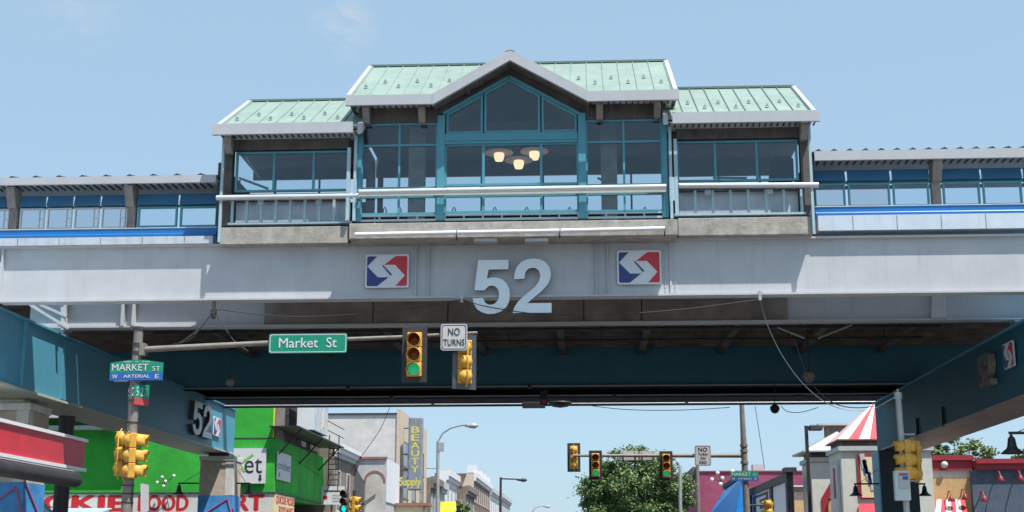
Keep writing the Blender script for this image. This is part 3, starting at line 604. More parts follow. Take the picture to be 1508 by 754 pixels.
# brackets under the gable and eaves
for px, py in ((689, 128), (708, 115), (810, 118), (838, 132)):
    X, Y_, Z = W(px, py, 34.75); box('bracket', M['brown'], st, X-.05, X+.05, 34.5, 35.1, Z-.12, Z+.08)
for px, py in ((539, 164), (621, 163), (883, 158), (968, 155), (336, 208), (1184, 188)):
    X, Y_, Z = W(px, py, 34.75); MB().hexa([(X-.09, 34.62, Z+.22), (X-.09, 35.02, Z+.22), (X-.09, 35.02, Z-.3), (X-.09, 34.85, Z-.3), (X-.09, 34.62, Z+.05)], (.18, 0, 0)).build('bracket', M['brownlt'], st)
# interior: ceiling, rear wall with a long opening to the sky, floor, columns
xa, xb = wx(328, 250, 36), wx(1194, 250, 36)
zo0, zo1 = wz(750, 316, YB), wz(750, 258, YB)
xm, xn = wx(512, 250, 36), wx(997, 250, 36)
zb1, zb2 = wz(430, 264, 39.4), wz(1100, 258, 39.4)
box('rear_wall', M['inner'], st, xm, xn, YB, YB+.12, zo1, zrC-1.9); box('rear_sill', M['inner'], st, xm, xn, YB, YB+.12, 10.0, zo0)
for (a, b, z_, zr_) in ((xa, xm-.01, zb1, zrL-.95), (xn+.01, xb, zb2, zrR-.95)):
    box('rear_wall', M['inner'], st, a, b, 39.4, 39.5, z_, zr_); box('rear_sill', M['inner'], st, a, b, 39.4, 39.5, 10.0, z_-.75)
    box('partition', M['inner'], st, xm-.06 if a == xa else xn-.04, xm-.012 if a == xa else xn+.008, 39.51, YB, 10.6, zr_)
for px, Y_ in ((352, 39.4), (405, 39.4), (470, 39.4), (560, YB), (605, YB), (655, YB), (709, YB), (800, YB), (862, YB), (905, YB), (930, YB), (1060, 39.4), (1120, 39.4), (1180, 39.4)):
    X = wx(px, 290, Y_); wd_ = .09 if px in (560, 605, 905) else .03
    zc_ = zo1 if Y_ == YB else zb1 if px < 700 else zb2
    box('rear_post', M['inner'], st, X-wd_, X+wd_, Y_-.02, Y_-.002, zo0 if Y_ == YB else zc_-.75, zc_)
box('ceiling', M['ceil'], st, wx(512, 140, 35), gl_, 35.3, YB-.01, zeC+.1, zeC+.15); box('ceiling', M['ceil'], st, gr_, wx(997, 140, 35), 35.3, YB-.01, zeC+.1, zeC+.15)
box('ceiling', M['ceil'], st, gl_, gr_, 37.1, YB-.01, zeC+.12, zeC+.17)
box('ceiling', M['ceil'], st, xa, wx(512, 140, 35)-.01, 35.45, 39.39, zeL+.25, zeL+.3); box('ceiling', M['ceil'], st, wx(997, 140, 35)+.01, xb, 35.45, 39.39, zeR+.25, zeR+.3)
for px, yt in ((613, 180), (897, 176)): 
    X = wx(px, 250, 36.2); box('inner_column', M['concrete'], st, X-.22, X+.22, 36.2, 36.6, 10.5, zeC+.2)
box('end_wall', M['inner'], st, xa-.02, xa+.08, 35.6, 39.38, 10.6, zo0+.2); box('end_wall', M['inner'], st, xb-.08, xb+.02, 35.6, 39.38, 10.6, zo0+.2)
for px in (668, 728, 775, 838, 905, 949, 566, 588): # small loops of the inner handrail
    X, Y_, Z = W(px, 311, 36.5); MB().tube([(X-.03, 36.5, Z-.2), (X-.03, 36.5, Z+.05), (X+.02, 36.5, Z+.12), (X+.05, 36.5, Z+.05), (X+.05, 36.5, Z-.2)], .018, 6).build('handrail_loop', M['dark'], st)
# sloping stair rails inside the left wing
for a, b in (((362, 232), (382, 262)), ((352, 262), (395, 278))):
    MB().bar(W(*a, 37.0), W(*b, 37.0), .06).build('inner_brace', M['framelt'], st)
for a, b in (((1050, 262), (1100, 262)), ((1058, 264), (1056, 268)), ((880, 262), (905, 275))): MB().bar(W(*a, 37.0), W(*b, 37.0), .05).build('inner_brace', M['frame'], st)
# things inside
t = thing('speaker_cabinet', W(1153, 266, 35.6), 'black cabinet with rounded corners standing behind the rightmost station window', 'cabinet')
X0, X1 = wx(1134, 250, 35.6), wx(1169, 250, 35.6); Z0, Z1 = wz(1150, 264, 35.6), wz(1150, 230, 35.6)
MB().hexa([(X0, 35.6, Z0), (X1, 35.6, Z0), (X1, 35.6, Z1-.08), (X1-.1, 35.6, Z1), (X0+.16, 35.6, Z1), (X0+.04, 35.6, Z1-.18), (X0+.04, 35.6, Z0+.3)], (0, .5, 0)).build('cabinet_body', M['girdblack'], t); box('front_panel', M['girdblack'], t, X0+.1, X1-.1, 35.57, 35.597, Z0+.06, Z1-.2)
for px, py, wh in ((735, 227, 'left'), (764, 238, 'lowest, middle'), (787, 225, 'right')):
    X, Y_, Z = W(px, py, 37.2)
    t = thing('pendant_lamp', (X, 37.2, Z), 'the %s of three glowing pendant lamps behind the centre window' % wh, 'lamp', 'pendant lamps in the station')
    MB().lathe([(.01, .06), (.40, .0), (.41, -.02), (.1, -.035)], (X, 37.2, Z+.05), n=20).build('lamp_disc', M['lampsh'], t)
    MB().lathe([(.0, .1), (.11, .08), (.145, .0), (.145, -.1), (.11, -.2), (0, -.225)], (X, 37.2, Z-.0), n=16).build('globe', M['lampglow'], t)
    MB().tube([(X, 37.2, Z+.1), (X, 37.2, zeC+.25)], .012, 6).build('rod', M['dark'], t)
# ================================================================== PLATFORM SHELTERS
def shelter(px0, px1, ref, rows, posts, wins, label, side, sky_gl):
    """rows: photo rows at ref column: roof top, fascia bottom, soffit bottom, panel top/bottom, window top/bottom, band top/bottom, ledge bottom"""
    Y = 35.75; z = {k: wz(ref, v, Y) for k, v in rows.items()}
    xa, xb = wx(px0, 280, Y), wx(px1, 280, Y)
    t = thing('platform_shelter', ((xa+xb)/2, Y, z['ledge']), label, 'shelter', 'platform shelters beside the station house')
    MB().hexa([(xa, 35.32, z['rt']), (xb, 35.32, z['rt']), (xb, 37.0, z['rt']+.34), (xa, 37.0, z['rt']+.34)], (0, 0, -.06)).build('roof', M['metalroof'], t)
    rb = MB(); n = int((xb-xa)/(.68 if side < 0 else .44))
    for i in range(n+1):
        x = xa+(xb-xa)*(i+.3)/(n+1); box_z = z['rt']
        MB().add([(x-.09, 35.30, box_z), (x+.09, 35.30, box_z), (x, 35.30, box_z+(.05 if side < 0 else .06)), (x-.09, 36.98, box_z+.335), (x+.09, 36.98, box_z+.335), (x, 36.98, box_z+.385)], [(0, 1, 2), (5, 4, 3), (0, 2, 5, 3), (1, 4, 5, 2), (0, 3, 4, 1)]).build('roof_rib', M['dark'], t)
    box('fascia', M['white'], t, xa, xb, 35.22, 35.31, z['fb'], z['rt']-.03)
    box('soffit', M['soffit'], t, xa, xb, 35.33, 36.95, z['rt']-.12, z['rt']-.075)
    n = int((xb-xa)/.2); sr = MB()
    for i in range(n): sr.box(xa+i*.2, xa+i*.2+.03, 35.33, 36.2, z['rt']-.16, z['rt']-.122)
    sr.build('soffit_rib', M['dark'], t)
    for p0, p1 in posts: box('post', M['brownlt'], t, wx(p0, 300, Y), wx(p1, 300, Y), Y-.07, Y+.14, z['wb'], z['rt']-.2); X = wx((p0+p1)/2, 285, Y); MB().hexa([(X-.12, 35.36, z['pt']+.18), (X-.12, 35.68, z['pt']+.18), (X-.12, 35.68, z['pb']-.05), (X-.12, 35.6, z['pb']-.05)], (.24, 0, 0)).build('post_bracket', M['brownlt'], t)
    for a, b, kind in wins:
        X0, X1 = wx(a, 310, Y)+.02, wx(b, 310, Y)-.02
        MB().hexa([(X0, Y-.16, z['pb']), (X0, Y+.02, z['pb']), (X0, Y+.02, z['pt']), (X0, Y-.06, z['pt'])], (X1-X0, 0, 0)).build('blue_panel', M['bluep'], t)
        m_ = M['frame'] if kind in 'cf' else M['rail']; tt = .05 if kind in 'cf' else .035
        f = MB(); zt, zb_ = z['wt'], z['wb']
        f.box(X0, X0+tt, Y-.05, Y+.03, zb_, zt).box(X1-tt, X1, Y-.05, Y+.03, zb_, zt).box(X0+tt, X1-tt, Y-.045, Y+.025, zb_, zb_+tt).box(X0+tt, X1-tt, Y-.045, Y+.025, zt-tt, zt)
        if kind == 'm': f.box(X1-.16, X1-.14, Y-.04, Y+.02, zb_+tt, zt-tt).box(X1-.14, X1-tt, Y-.04, Y+.02, (zt+zb_)/2-.01, (zt+zb_)/2+.01)
        fo = f.build('window', m_, t)
        box('pane', M['clear' if kind == 'c' else 'mesh'], fo, X0+tt, X1-tt, Y-.008, Y+.004, zb_+tt, zt-tt)
    if side > 0: box('rear_transom', M['white'], t, xa, xb, 36.75, 36.8, z['wt']+.12, z['wt']+.22)
    box('head_rail', M['frame'], t, xa, xb, Y+.03, Y+.08, z['wt']-.0, z['pb']+.03)
    box('sill_band', M['blueb'], t, xa, xb, Y-.20, Y-.05, z['bb'], z['bt'])
    MB().tube([(xa, Y-.215, z['bt']*.4+z['bb']*.6), (xb, Y-.215, z['bt']*.4+z['bb']*.6)], .05, 10).build('band_roll', M['blueb'], t)
    box('cap_strip', M['rail'], t, xa, xb, Y-.22, Y+.05, z['bt']+.002, z['bt']+.025)
    box('platform_slab', M['sideledge' if side < 0 else 'ledge'], t, xa, xb, 35.19, 37.2, z['ledge'], z['bb']-.003)
    for k in range(int((xb-xa)/1.15)): box('ledge_joint', M['dark'], t, xa+.9+k*1.15, xa+.912+k*1.15, 35.185, 35.189, z['ledge']+.01, z['bb']-.02)
    return t
shelter(-120, 325, 160, dict(rt=266, fb=278, pt=288, pb=304, wt=306, wb=336, bt=340, bb=356, ledge=367), [(-90, -78), (17, 28), (189, 201)],
        [(-78, -40, 'm'), (-38, 16, 'm'), (30, 68, 'm'), (70, 108, 'm'), (110, 148, 'm'), (150, 187, 'm'), (203, 263, 'c'), (265, 322, 'c')], 'low platform shelter with blue panels running off to the left of the station', -1, 1)
shelter(1197, 1640, 1350, dict(rt=227, fb=242, pt=250, pb=266, wt=269, wb=304, bt=306, bb=323, ledge=345), [(1373, 1386), (1560, 1573)],
        [(1199, 1247, 'f'), (1249, 1313, 'f'), (1315, 1371, 'c'), (1389, 1446, 'c'), (1448, 1508, 'c'), (1510, 1558, 'c'), (1575, 1640, 'c')], 'platform shelter with clear windows running off to the right of the station', 1, 1)
# ================================================================== TRAFFIC SIGNALS
def make_head(name, lit=2, plate=True, label='', backm='backp', teal=False):
    """signal head, face looking to -Y, centre of its back at the origin, height 1.06"""
    t = thing(name, (0, 0, 0), label, 'traffic light')
    hb = MB()
    for k in range(3): hb.box(-.175, .175, -.16, .0, -.53+k*.354, -.18+k*.354)
    hb.build('housing', M['yellow'], t, .02)
    for k in range(3):
        zc = .354-k*.354
        MB().lathe([(.175, -.03), (.17, .05), (.14, .12), (.085, .165), (0, .18)], (0, .002, zc), 'Y', 16).build('rear_dome', M['yellow'], t)
        MB().lathe([(0, -.045), (.07, -.035), (.125, -.01), (.14, 0)], (0, -.165, zc), 'Y', 20).build('lens', M[('lensred', 'lensamb', 'teallamp' if teal else 'lensgrn')[k]] if (k == lit or k < 2) else M['lensamb'], t)
        v = MB(); n = 18; vs = []; fs = []
        for i in range(n+1):
            a = R(-40+260*i/n); ln = .26 if 30 < -40+260*i/n < 150 else .2
            for r_ in (.165, .157):
                vs.append((r_*math.cos(a), -.162, zc+r_*math.sin(a))); vs.append((r_*math.cos(a), -.162-ln, zc-.03+r_*math.sin(a)))
        for i in range(n):
            b = i*4; c = b+4; fs += [(b, c, c+1, b+1), (b+2, b+3, c+3, c+2), (b+1, c+1, c+3, b+3)]
        v.add(vs, fs, 0, True); v.build('visor', M['yellow'], t)
    if plate:
        p = MB(); p.box(-.30, -.178, -.07, -.055, -.66, .66).box(.178, .30, -.07, -.055, -.66, .66).box(-.178, .178, -.07, -.055, .532, .66).box(-.178, .178, -.07, -.055, -.66, -.532)
        p.build('backplate', M[backm], t)
    MB().tube([(0, .1, -.62), (0, .20, -.4), (0, .20, .45), (0, .05, .58)], .014, 8).build('mount_bracket', M['yellow'], t)
    return t
def street_blade(t, x0, x1, z0, z1, y, th=.02):
    """two-tone street name blade with a peaked top"""
    zm = z0+(z1-z0)*.38; xm = (x0+x1)/2
    MB().hexa([(x0, y, zm), (x1, y, zm), (x1, y, z1-(z1-z0)*.14), (xm+.15*(x1-x0), y, z1), (xm-.15*(x1-x0), y, z1), (x0, y, z1-(z1-z0)*.14)], (0, th, 0)).build('upper_field', M['sgreen'], t)
    MB().hexa([(x0, y, z0), (x1, y, z0), (x1, y, zm-.002), (x0, y, zm-.002)], (0, th, 0)).build('lower_field', M['sblue'], t)
    w_ = x1-x0; h_ = z1-z0
    text('lettering', 'MARKET', M['swhite'], t, x0+.04*w_, x0+.72*w_, z0+.48*h_, z0+.80*h_, y-.004, .006)
    text('lettering', 'ST', M['swhite'], t, x0+.80*w_, x0+.95*w_, z0+.46*h_, z0+.68*h_, y-.004, .006)
    text('lettering', 'ARTERIAL', M['swhite'], t, x0+.26*w_, x0+.76*w_, z0+.12*h_, z0+.28*h_, y-.004, .006)
    text('lettering', 'W', M['swhite'], t, x0+.05*w_, x0+.15*w_, z0+.09*h_, z0+.29*h_, y-.004, .006)
    text('lettering', 'E', M['swhite'], t, x0+.86*w_, x0+.93*w_, z0+.09*h_, z0+.29*h_, y-.004, .006)
    text('lettering', '5200   W   5100', M['swhite'], t, x0+.25*w_, x0+.75*w_, z0+.87*h_, z0+.94*h_, y-.004, .006)
def plate_sign(name, label, x0, x1, z0, z1, y, lines, face='sgrey', ink='stext', border=True, cat='sign', rim=.025):
    t = thing(name, ((x0+x1)/2, y, z0), label, cat)
    r = min(x1-x0, z1-z0)*.10; pts = []
    for cx, cz, a0 in ((x1-r, z1-r, 0), (x0+r, z1-r, 90), (x0+r, z0+r, 180), (x1-r, z0+r, 270)):
        for k in range(4): a = R(a0+k*30); pts.append((cx+r*math.cos(a), y, cz+r*math.sin(a)))
    MB().hexa(pts, (0, .02, 0)).build('plate', M[face], t)
    if border:
        cx, cz = (x0+x1)/2, (z0+z1)/2; mb = MB(); n = len(pts)
        def sc_(p, d): return (cx+(p[0]-cx)*(1-2*d/(x1-x0)), y-.003, cz+(p[2]-cz)*(1-2*d/(z1-z0)))
        o_ = [sc_(p, rim) for p in pts]; i_ = [sc_(p, rim*1.7) for p in pts]
        for k in range(n): mb.hexa([o_[k], o_[(k+1) % n], i_[(k+1) % n], i_[k]], (0, .002, 0))
        mb.build('border', M[ink], t)
    for s_, u0, u1, v0, v1 in lines: text('lettering', s_, M[ink], t, x0+u0*(x1-x0), x0+u1*(x1-x0), z0+v0*(z1-z0), z0+v1*(z1-z0), y-.005, .008)
    return t
# ---- near left pole with long mast arm
YP = 32.0
X, _, Zt = W(204.5, 483, YP)
t = thing('signal_pole', (X, YP, .13), 'brown grey signal pole on the left with a long mast arm under the bridge', 'pole')
MB().tube([(X-.04, YP, .13), (X, YP, Zt)], [.15, .11], 14).build('pole', M['pole'], t)
for z_ in (Zt-.02, wz(205, 508, YP), wz(205, 520, YP)): MB().tube([(X, YP, z_-.04), (X, YP, z_+.04)], .13, 14).build('collar', M['dark'], t)
MB().tube([W(207, 515, YP), W(320, 509, YP), W(480, 501, YP), W(600, 496, YP), W(703, 490, YP)], [.075, .068, .055, .045, .035], 12).build('mast_arm', M['polelt'] if 0 else M['pole'], t)
box('clamp', M['pole'], t, X+.08, X+.2, YP-.12, YP+.12, wz(205, 524, YP), wz(205, 506, YP))
for py in (590, 622, 640, 655, 700, 715, 727, 740): z_ = wz(201, py, YP); MB().tube([(X-.02, YP, z_-.012), (X-.02, YP, z_+.012)], .145, 14).build('strap', M['dark'], t)
box('grey_panel', M['sgrey'], t, wx(206, 700, YP), wx(216, 700, YP), YP-.06, YP-.03, wz(211, 735, YP), wz(211, 713, YP)-0) if 0 else None
tag(MB().hexa([W(207, 712, YP-.2), W(218, 714, YP+.3), W(218, 752, YP+.3), W(207, 753, YP-.2)], (.02, 0, 0)).build('blank_sign', M['sgrey']), 'plain grey sign seen turned away on the left signal pole', 'sign')
t = thing('street_sign', W(203, 560, YP-.17), 'green and blue MARKET ST ARTERIAL blade high on the left pole', 'sign')
street_blade(t, wx(162, 545, YP-.17), wx(240, 545, YP-.17), wz(200, 560, YP-.17), wz(200, 530, YP-.17), YP-.17)
box('clamp', M['dark'], t, X-.13, X+.13, YP-.146, YP-.10, wz(203, 552, YP), wz(203, 545, YP)); box('under_plate', M['sgrey'], t, wx(168, 563, YP-.17), wx(188, 563, YP-.17), YP-.16, YP-.145, wz(178, 563, YP), wz(178, 559, YP))
t = thing('street_sign', W(203, 597, YP-.15), 'small angled green and red blade of the crossing street below the market blade', 'sign')
for (pa, pb, d0, d1) in ((187, 203, .12, -.22), (203, 217, -.22, .12)):
    za, zm_, zb_ = wz(203, 566, YP), wz(203, 587, YP), wz(203, 597, YP)
    A, B = (wx(pa, 580, YP), YP+d0), (wx(pb, 580, YP), YP+d1)
    MB().hexa([(A[0], A[1], zm_), (B[0], B[1], zm_), (B[0], B[1], za), (A[0], A[1], za-.04)], (0, .015, 0)).build('green_field', M['sgreen'], t)
    MB().hexa([(A[0], A[1], zb_), (B[0], B[1], zb_), (B[0], B[1], zm_-.003), (A[0], A[1], zm_-.003)], (0, .015, 0)).build('red_field', M['sred'], t)
    for k, xx_ in enumerate((.18, .5, .78)):
        cx = A[0]+(B[0]-A[0])*xx_; cy = A[1]+(B[1]-A[1])*xx_-.012; s_ = text('lettering', ('S', '5', '2')[k] if pa < 200 else ('5', '2', 'ST')[k], M['swhite'], t, cx-.035, cx+.035, zm_+.05, za-.09, cy-.004, .01)
# ---- signs on the mast arm
x0, x1 = wx(396, 505, YP-.1), wx(511, 505, YP-.1)
t = plate_sign('street_sign', 'green Market St sign hanging on the long mast arm', x0, x1, wz(453, 520, YP-.1), wz(453, 491, YP-.1), YP-.1, [('Market  St', .13, .87, .28, .78)], 'sgreen', 'swhite', rim=.022)
plate_sign('regulatory_sign', 'white NO TURNS sign between the two signals of the near mast arm', wx(649, 497, YP-.1), wx(688, 497, YP-.1), wz(668, 516, YP-.1), wz(668, 477, YP-.1), YP-.1, [('NO', .28, .72, .56, .84), ('TURNS', .1, .9, .18, .42)])
G = 'traffic lights around the crossing'
hA = make_head('traffic_light', 2, True, 'near mast arm signal facing us with its bottom green lens lit'); hA['group'] = G
hA.location = (wx(611, 523, YP-.1), YP-.1, wz(611, 523, YP-.1))
hB = make_head('traffic_light', 9, True, 'mast arm signal seen from behind, round yellow backs beside the NO TURNS sign', 'backside'); hB['group'] = G
hB.location = (wx(685, 530, YP+.15), YP+.15, wz(685, 531, YP)); hB.rotation_euler = (0, 0, R(180+24))
proto = make_head('traffic_light', 9, False, 'yellow signal head on the left pole showing its rounded back'); proto['group'] = G
proto.location = (wx(179, 667, YP+.1), YP+.1, wz(179, 667, YP)); proto.rotation_euler = (0, 0, R(172))
copy_tree(proto, (wx(193, 671, YP-.1), YP-.15, wz(193, 672, YP)), R(94), 'yellow signal head on the left pole with its three visors pointing right')
YR = 37.5; XR = wx(1327, 640, YR)
copy_tree(proto, (wx(1340, 676, YR-.05), YR-.1, wz(1340, 677, YR)), R(-92), 'yellow signal head on the right pole with its three visors pointing left')
copy_tree(proto, (wx(1348, 676, YR+.25), YR+.25, wz(1348, 677, YR)), R(190), 'narrow yellow signal head just right of the one on the right pole')
# ---- right pole
t = thing('signal_pole', (XR, YR, .13), 'pale signal pole in front of the dark right column', 'pole')
MB().tube([(XR+.06, YR, .13), (XR-.02, YR, wz(1326, 580, YR))], .085, 12).build('pole', M['polelt'], t)
MB().tube([(XR-.02, YR, wz(1326, 588, YR)), (XR-.02, YR, wz(1326, 578, YR))], .11, 12).build('cap', M['polelt'], t)
MB().tube([(XR-.02, YR, wz(1326, 578, YR)), (XR-.02, YR, wz(1326, 573, YR))], .03, 8).build('finial', M['polelt'], t)
for py in (640, 708): z_ = wz(1330, py, YR); MB().tube([(XR, YR, z_), (XR+.35, YR-.05, z_)], .03, 8).build('bracket', M['polelt'], t)
t = thing('signal_cabinet', (XR+.1, YR-.2, wz(1330, 737, YR)), 'pale metal box strapped to the right signal pole under the yellow signals', 'cabinet')
box('box_body', M['boxw'], t, wx(1318, 716, YR-.3), wx(1341, 716, YR-.3), YR-.3, YR-.1, wz(1330, 737, YR-.3), wz(1330, 714, YR-.3)+.38, bevel=.03)
zt = 0
t = thing('notice_sign', W(1336, 732, YR-.34), 'small red and blue notice on the pale box of the right pole', 'sign')
X0, X1 = wx(1325, 725, YR-.33), wx(1340, 725, YR-.33)
box('plate', M['sgrey'], t, X0, X1, YR-.33, YR-.305, wz(1330, 730, YR-.33)+.19, wz(1330, 716, YR-.33)+.36)
zt = wz(1330, 716, YR-.33)+.34
box('red_band', M['sred'], t, X0+.02, X1-.02, YR-.336, YR-.332, zt-.06, zt); box('blue_band', M['sblue'], t, X0+.1, X1-.02, YR-.336, YR-.332, zt-.17, zt-.08)
# ---- far mast arm (right)
YM = 63.0
X, _, _ = W(1097, 700, YM); Zt = wz(1091, 580, YM)
t = thing('signal_pole', (X, YM, .13), 'tall signal pole across the street with a mast arm to the left', 'pole')
MB().tube([(X+.05, YM, .13), (X, YM, wz(1095, 655, YM)), (X-.03, YM, Zt)], [.17, .14, .10], 14).build('pole', M['pole'], t)
for py in (656, 664, 681): MB().tube([(X, YM, wz(1095, py, YM)-.06), (X, YM, wz(1095, py, YM)+.06)], .18, 12).build('collar', M['pole'], t)
MB().tube([W(1092, 671, YM), W(980, 671, YM), W(845, 671, YM)], [.1, .085, .06], 12).build('mast_arm', M['pole'], t)
s_ = lambda: None
for (px, py, rz, lb) in ((877, 685, 0, 'second signal from the left on the far mast arm, green lens lit'), (981, 686, 0, 'signal in the middle of the far mast arm beside the sign backs, green lens lit'),):
    copy_tree(hA, (wx(px, py, YM-.15), YM-.15, wz(px, py, YM-.15)), rz, lb)
copy_tree(hB, (wx(845, 673, YM-.0), YM+.22, wz(845, 673, YM)), R(180), 'leftmost signal on the far mast arm, seen from behind')
t = plate_sign('regulatory_sign', 'grey NO TURN ON RED sign on the far mast arm', wx(1023, 671, YM-.15), wx(1047, 671, YM-.15), wz(1035, 686, YM-.15), wz(1035, 656, YM-.15), YM-.15, [('NO', .22, .78, .70, .90), ('TURN', .22, .78, .50, .62), ('ON', .34, .66, .31, .43), ('RED', .28, .72, .11, .23)])
for a, b, w_ in ((914, 940, 'left'), (942, 967, 'right')):
    X0, X1 = wx(a, 672, YM+.14), wx(b, 672, YM+.14); Z0, Z1 = wz(a, 678, YM+.14), wz(a, 664, YM+.14)
    m_ = MB().box(X0, X1, YM+.14, YM+.17, Z0, Z1).box(X0+.1, X0+.15, YM+.09, YM+.139, Z0, Z1).box(X1-.15, X1-.1, YM+.09, YM+.139, Z0, Z1); tag(m_.build('blank_sign', M['sgrey']), 'back of a long sign on the far mast arm, the %s of two' % w_, 'sign', 'sign backs on the far mast arm')
t = thing('street_sign', W(1095, 707, YM-.2), 'green and blue MARKET ST blade on the pole across the street', 'sign')
street_blade(t, wx(1076, 700, YM-.2), wx(1117, 700, YM-.2), wz(1096, 708, YM-.2), wz(1096, 693, YM-.2), YM-.2)
copy_tree(proto, (wx(1133, 754, YM), YM, wz(1133, 754, YM)), R(215), 'yellow signal head peeking up at the bottom edge beside the black framed sign')
MB_ = MB().tube([W(1099, 744, YM), W(1130, 744, YM)], .04, 8); tag(MB_.build('signal_bracket', M['dark']), 'horizontal bracket joining the far right pole to its low signal', 'bracket')
# ---- far left pole with two low heads
YL = 64.0; X = wx(517, 740, YL)
t = thing('signal_pole', (X+.1, YL+.3, .13), 'short signal pole by the far left corner carrying two low signals', 'pole')
MB().tube([(X+.1, YL+.3, .13), (X+.1, YL+.3, wz(517, 722, YL))], .09, 10).build('pole', M['dark'], t)
hC = make_head('traffic_light', 2, False, 'low dark signal by the fire escape building with a lit teal lens', 'backp', True); hC['group'] = G
hC.location = (wx(509, 739, YL), YL, wz(509, 738, YL)); hC.rotation_euler = (0, 0, R(-12))
for ch in hC.children:
    if ch.name.split('.')[0] in ('housing', 'visor', 'rear_dome'):
        ch.data.materials.clear(); ch.data.materials.append(M['brown'])
copy_tree(proto, (wx(519, 748, YL), YL+.1, wz(522, 748, YL)), R(78), 'low yellow signal with visors pointing right beside the dark teal lit one')
# ================================================================== LAMPS
def bell(loc, arm_end, s, label, grp='bell shaped street lamps', strut=True):
    x, y, z = loc; t = thing('bell_lamp', loc, label, 'lamp', grp)
    MB().lathe([(.0, .0), (.05*s, .0), (.06*s, -.06*s), (.13*s, -.14*s), (.17*s, -.42*s), (.20*s, -.50*s), (.42*s, -.68*s), (.42*s, -.70*s), (.1*s, -.62*s)], (x, y, z), n=20).build('bell_shade', M['black'], t)
    MB().bar((x-.08*s if arm_end > x else x+.08*s, y, z+.06*s), (arm_end, y, z+.06*s), .1*s).build('arm', M['black'], t)
    if strut: MB().tube([(x+(.25 if arm_end > x else -.25)*s, y, z+.1*s), (arm_end, y, z+1.0*s)], .012, 6).build('guy_rod', M['cable'], t)
    return t
zl = wz(265, 713, 57.2)
bell((wx(264, 713, 61), 61.0, wz(264, 713, 61)), -17.2, .65, 'bell lamp on the left side of the far left column')
bell((wx(367, 713, 61), 61.0, wz(365, 713, 61)), -15.68, .65, 'bell lamp on the right side of the far left column over the RT lettering')
bell((wx(1263, 714, 57.7), 58.2, wz(1263, 714, 58.2)), 12.2, .65, 'bell lamp left of the navy column beside the white turret')
bell((wx(1361, 714, 58.2), 58.2, wz(1361, 714, 58.2)), 13.8, .65, 'bell lamp right of the navy column in front of the tan wall')
bell((wx(1489, 640, 37.0), 37.0, wz(1489, 640, 37.0)), 13.1, .72, 'large bell lamp near the right edge of the picture')
def street_light(pts, Y, head, label, r=.07, m='polelt', boxat=None):
    P = [W(x, y, Y) for x, y in pts]; base = (P[0][0], Y, .13)
    t = thing('street_light', base, label, 'street lamp')
    MB().tube([base, P[0]]+P[1:2], [r*1.3, r*1.1, r], 12).build('pole', M[m], t)
    if len(P) > 2: MB().tube(P[1:], r*.6, 10).build('arm', M[m], t)
    hx, hy, hz = W(*head, Y); L_ = .42 if Y < 110 else .5
    MB().lathe([(0, -L_), (.05, -L_), (.09, -.25), (.16, .0), (.15, .2), (.05, .34), (0, .36)], (hx, hy, hz), 'X', 12).build('lamp_head', M[m], t)
    if boxat: X_, Y_, Z_2 = W(*boxat, Y); box('control_box', M['polelt'], t, X_-.02, X_+.3, Y_-.1, Y_+.1, Z_2-.3, Z_2+.2)
    return t
street_light([(644.5, 740), (645, 650), (652, 638), (664, 630), (680, 626), (690, 625)], 78, (695, 627), 'silver street lamp with a curved arm left of the street', .09, boxat=(646, 657))
street_light([(737, 745), (737.5, 703), (737.5, 705), (768, 706)], 115, (770, 707), 'darker street lamp with a straight arm, middle of the three on the left', .10, 'dark')
street_light([(784, 754), (785, 752), (788, 748), (796, 745), (803, 745)], 165, (806, 746), 'smallest farthest street lamp on the left with a curved arm', .09, 'polelt')
street_light([(1002, 740), (1001.5, 690), (999.5, 682), (994, 676), (990, 675)], 82, (987, 675), 'pale street lamp with a curved arm in front of the big tree', .09)
t = thing('box_light', (wx(1187, 650, 70), 70, .13), 'black square street light on a straight pole behind the grey turret roof', 'street lamp')
P = W(1187, 627, 70); MB().box(P[0]-.08, P[0]+.08, 69.92, 70.08, .13, P[2]).build('pole', M['black'], t); box('lamp_box', M['dark'], t, P[0]+.14, P[0]+.8, 69.75, 70.3, P[2]-.24, P[2]+.02, bevel=.04); box('neck', M['black'], t, P[0]+.081, P[0]+.14, 69.95, 70.05, P[2]-.16, P[2]-.05)
# floodlights and dome lamps under the bridge
for (px, py, Y, r, lb) in ((339, 563, 46, .17, 'dim round flood lamp under the deck at the left'), (1191, 554, 46, .22, 'round flood lamp under the deck where the loose cable passes'), (1141, 602, 53.0, .19, 'small dark globe lamp hanging below the far girder')):
    X, Y_, Z = W(px, py, Y); t = thing('flood_lamp', (X, Y_, Z), lb, 'lamp')
    MB().lathe([(0, -r), (r*.6, -r*.8), (r, -.1*r), (r*.9, r*.5), (r*.4, r*.8), (0, r*.85)], (X, Y_, Z), n=16).build('shade', M['brownlt'] if py < 600 else M['dark'], t)
    MB().tube([(X, Y_, Z+r*.7), (X+.05, Y_+.0, 9.9 if Y < 50 else 8.33)], .02, 6).build('rod', M['cable'], t)
X, Y_, Z = W(825, 598, 59.5); tag(MB().lathe([(0, .18), (.5, .18), (.52, .1), (.35, -.02), (0, -.08)], (X, 59.5, Z), n=20).build('dome_lamp', M['black']), 'flat black dome lamp under the lowest far girder', 'lamp')
X, Y_, Z = W(786, 598, 59.5); tag(MB().box(X-.5, X+.5, 59.3, 59.8, Z-.07, Z+.16).build('box_lamp', M['black'], None, .02), 'flat black box hanging under the lowest far girder', 'lamp')
X, Y_, Z = W(801, 588, 55.0); tag(MB().box(X-.16, X+.16, 54.9, 55.1, Z-.25, Z+.35).box(X-.1, X+.1, 54.88, 54.899, Z-.2, Z-.02, 1).build('warning_lamp', [M['black'], M['sred']]), 'small dark box with a red lamp on the far girders', 'lamp')
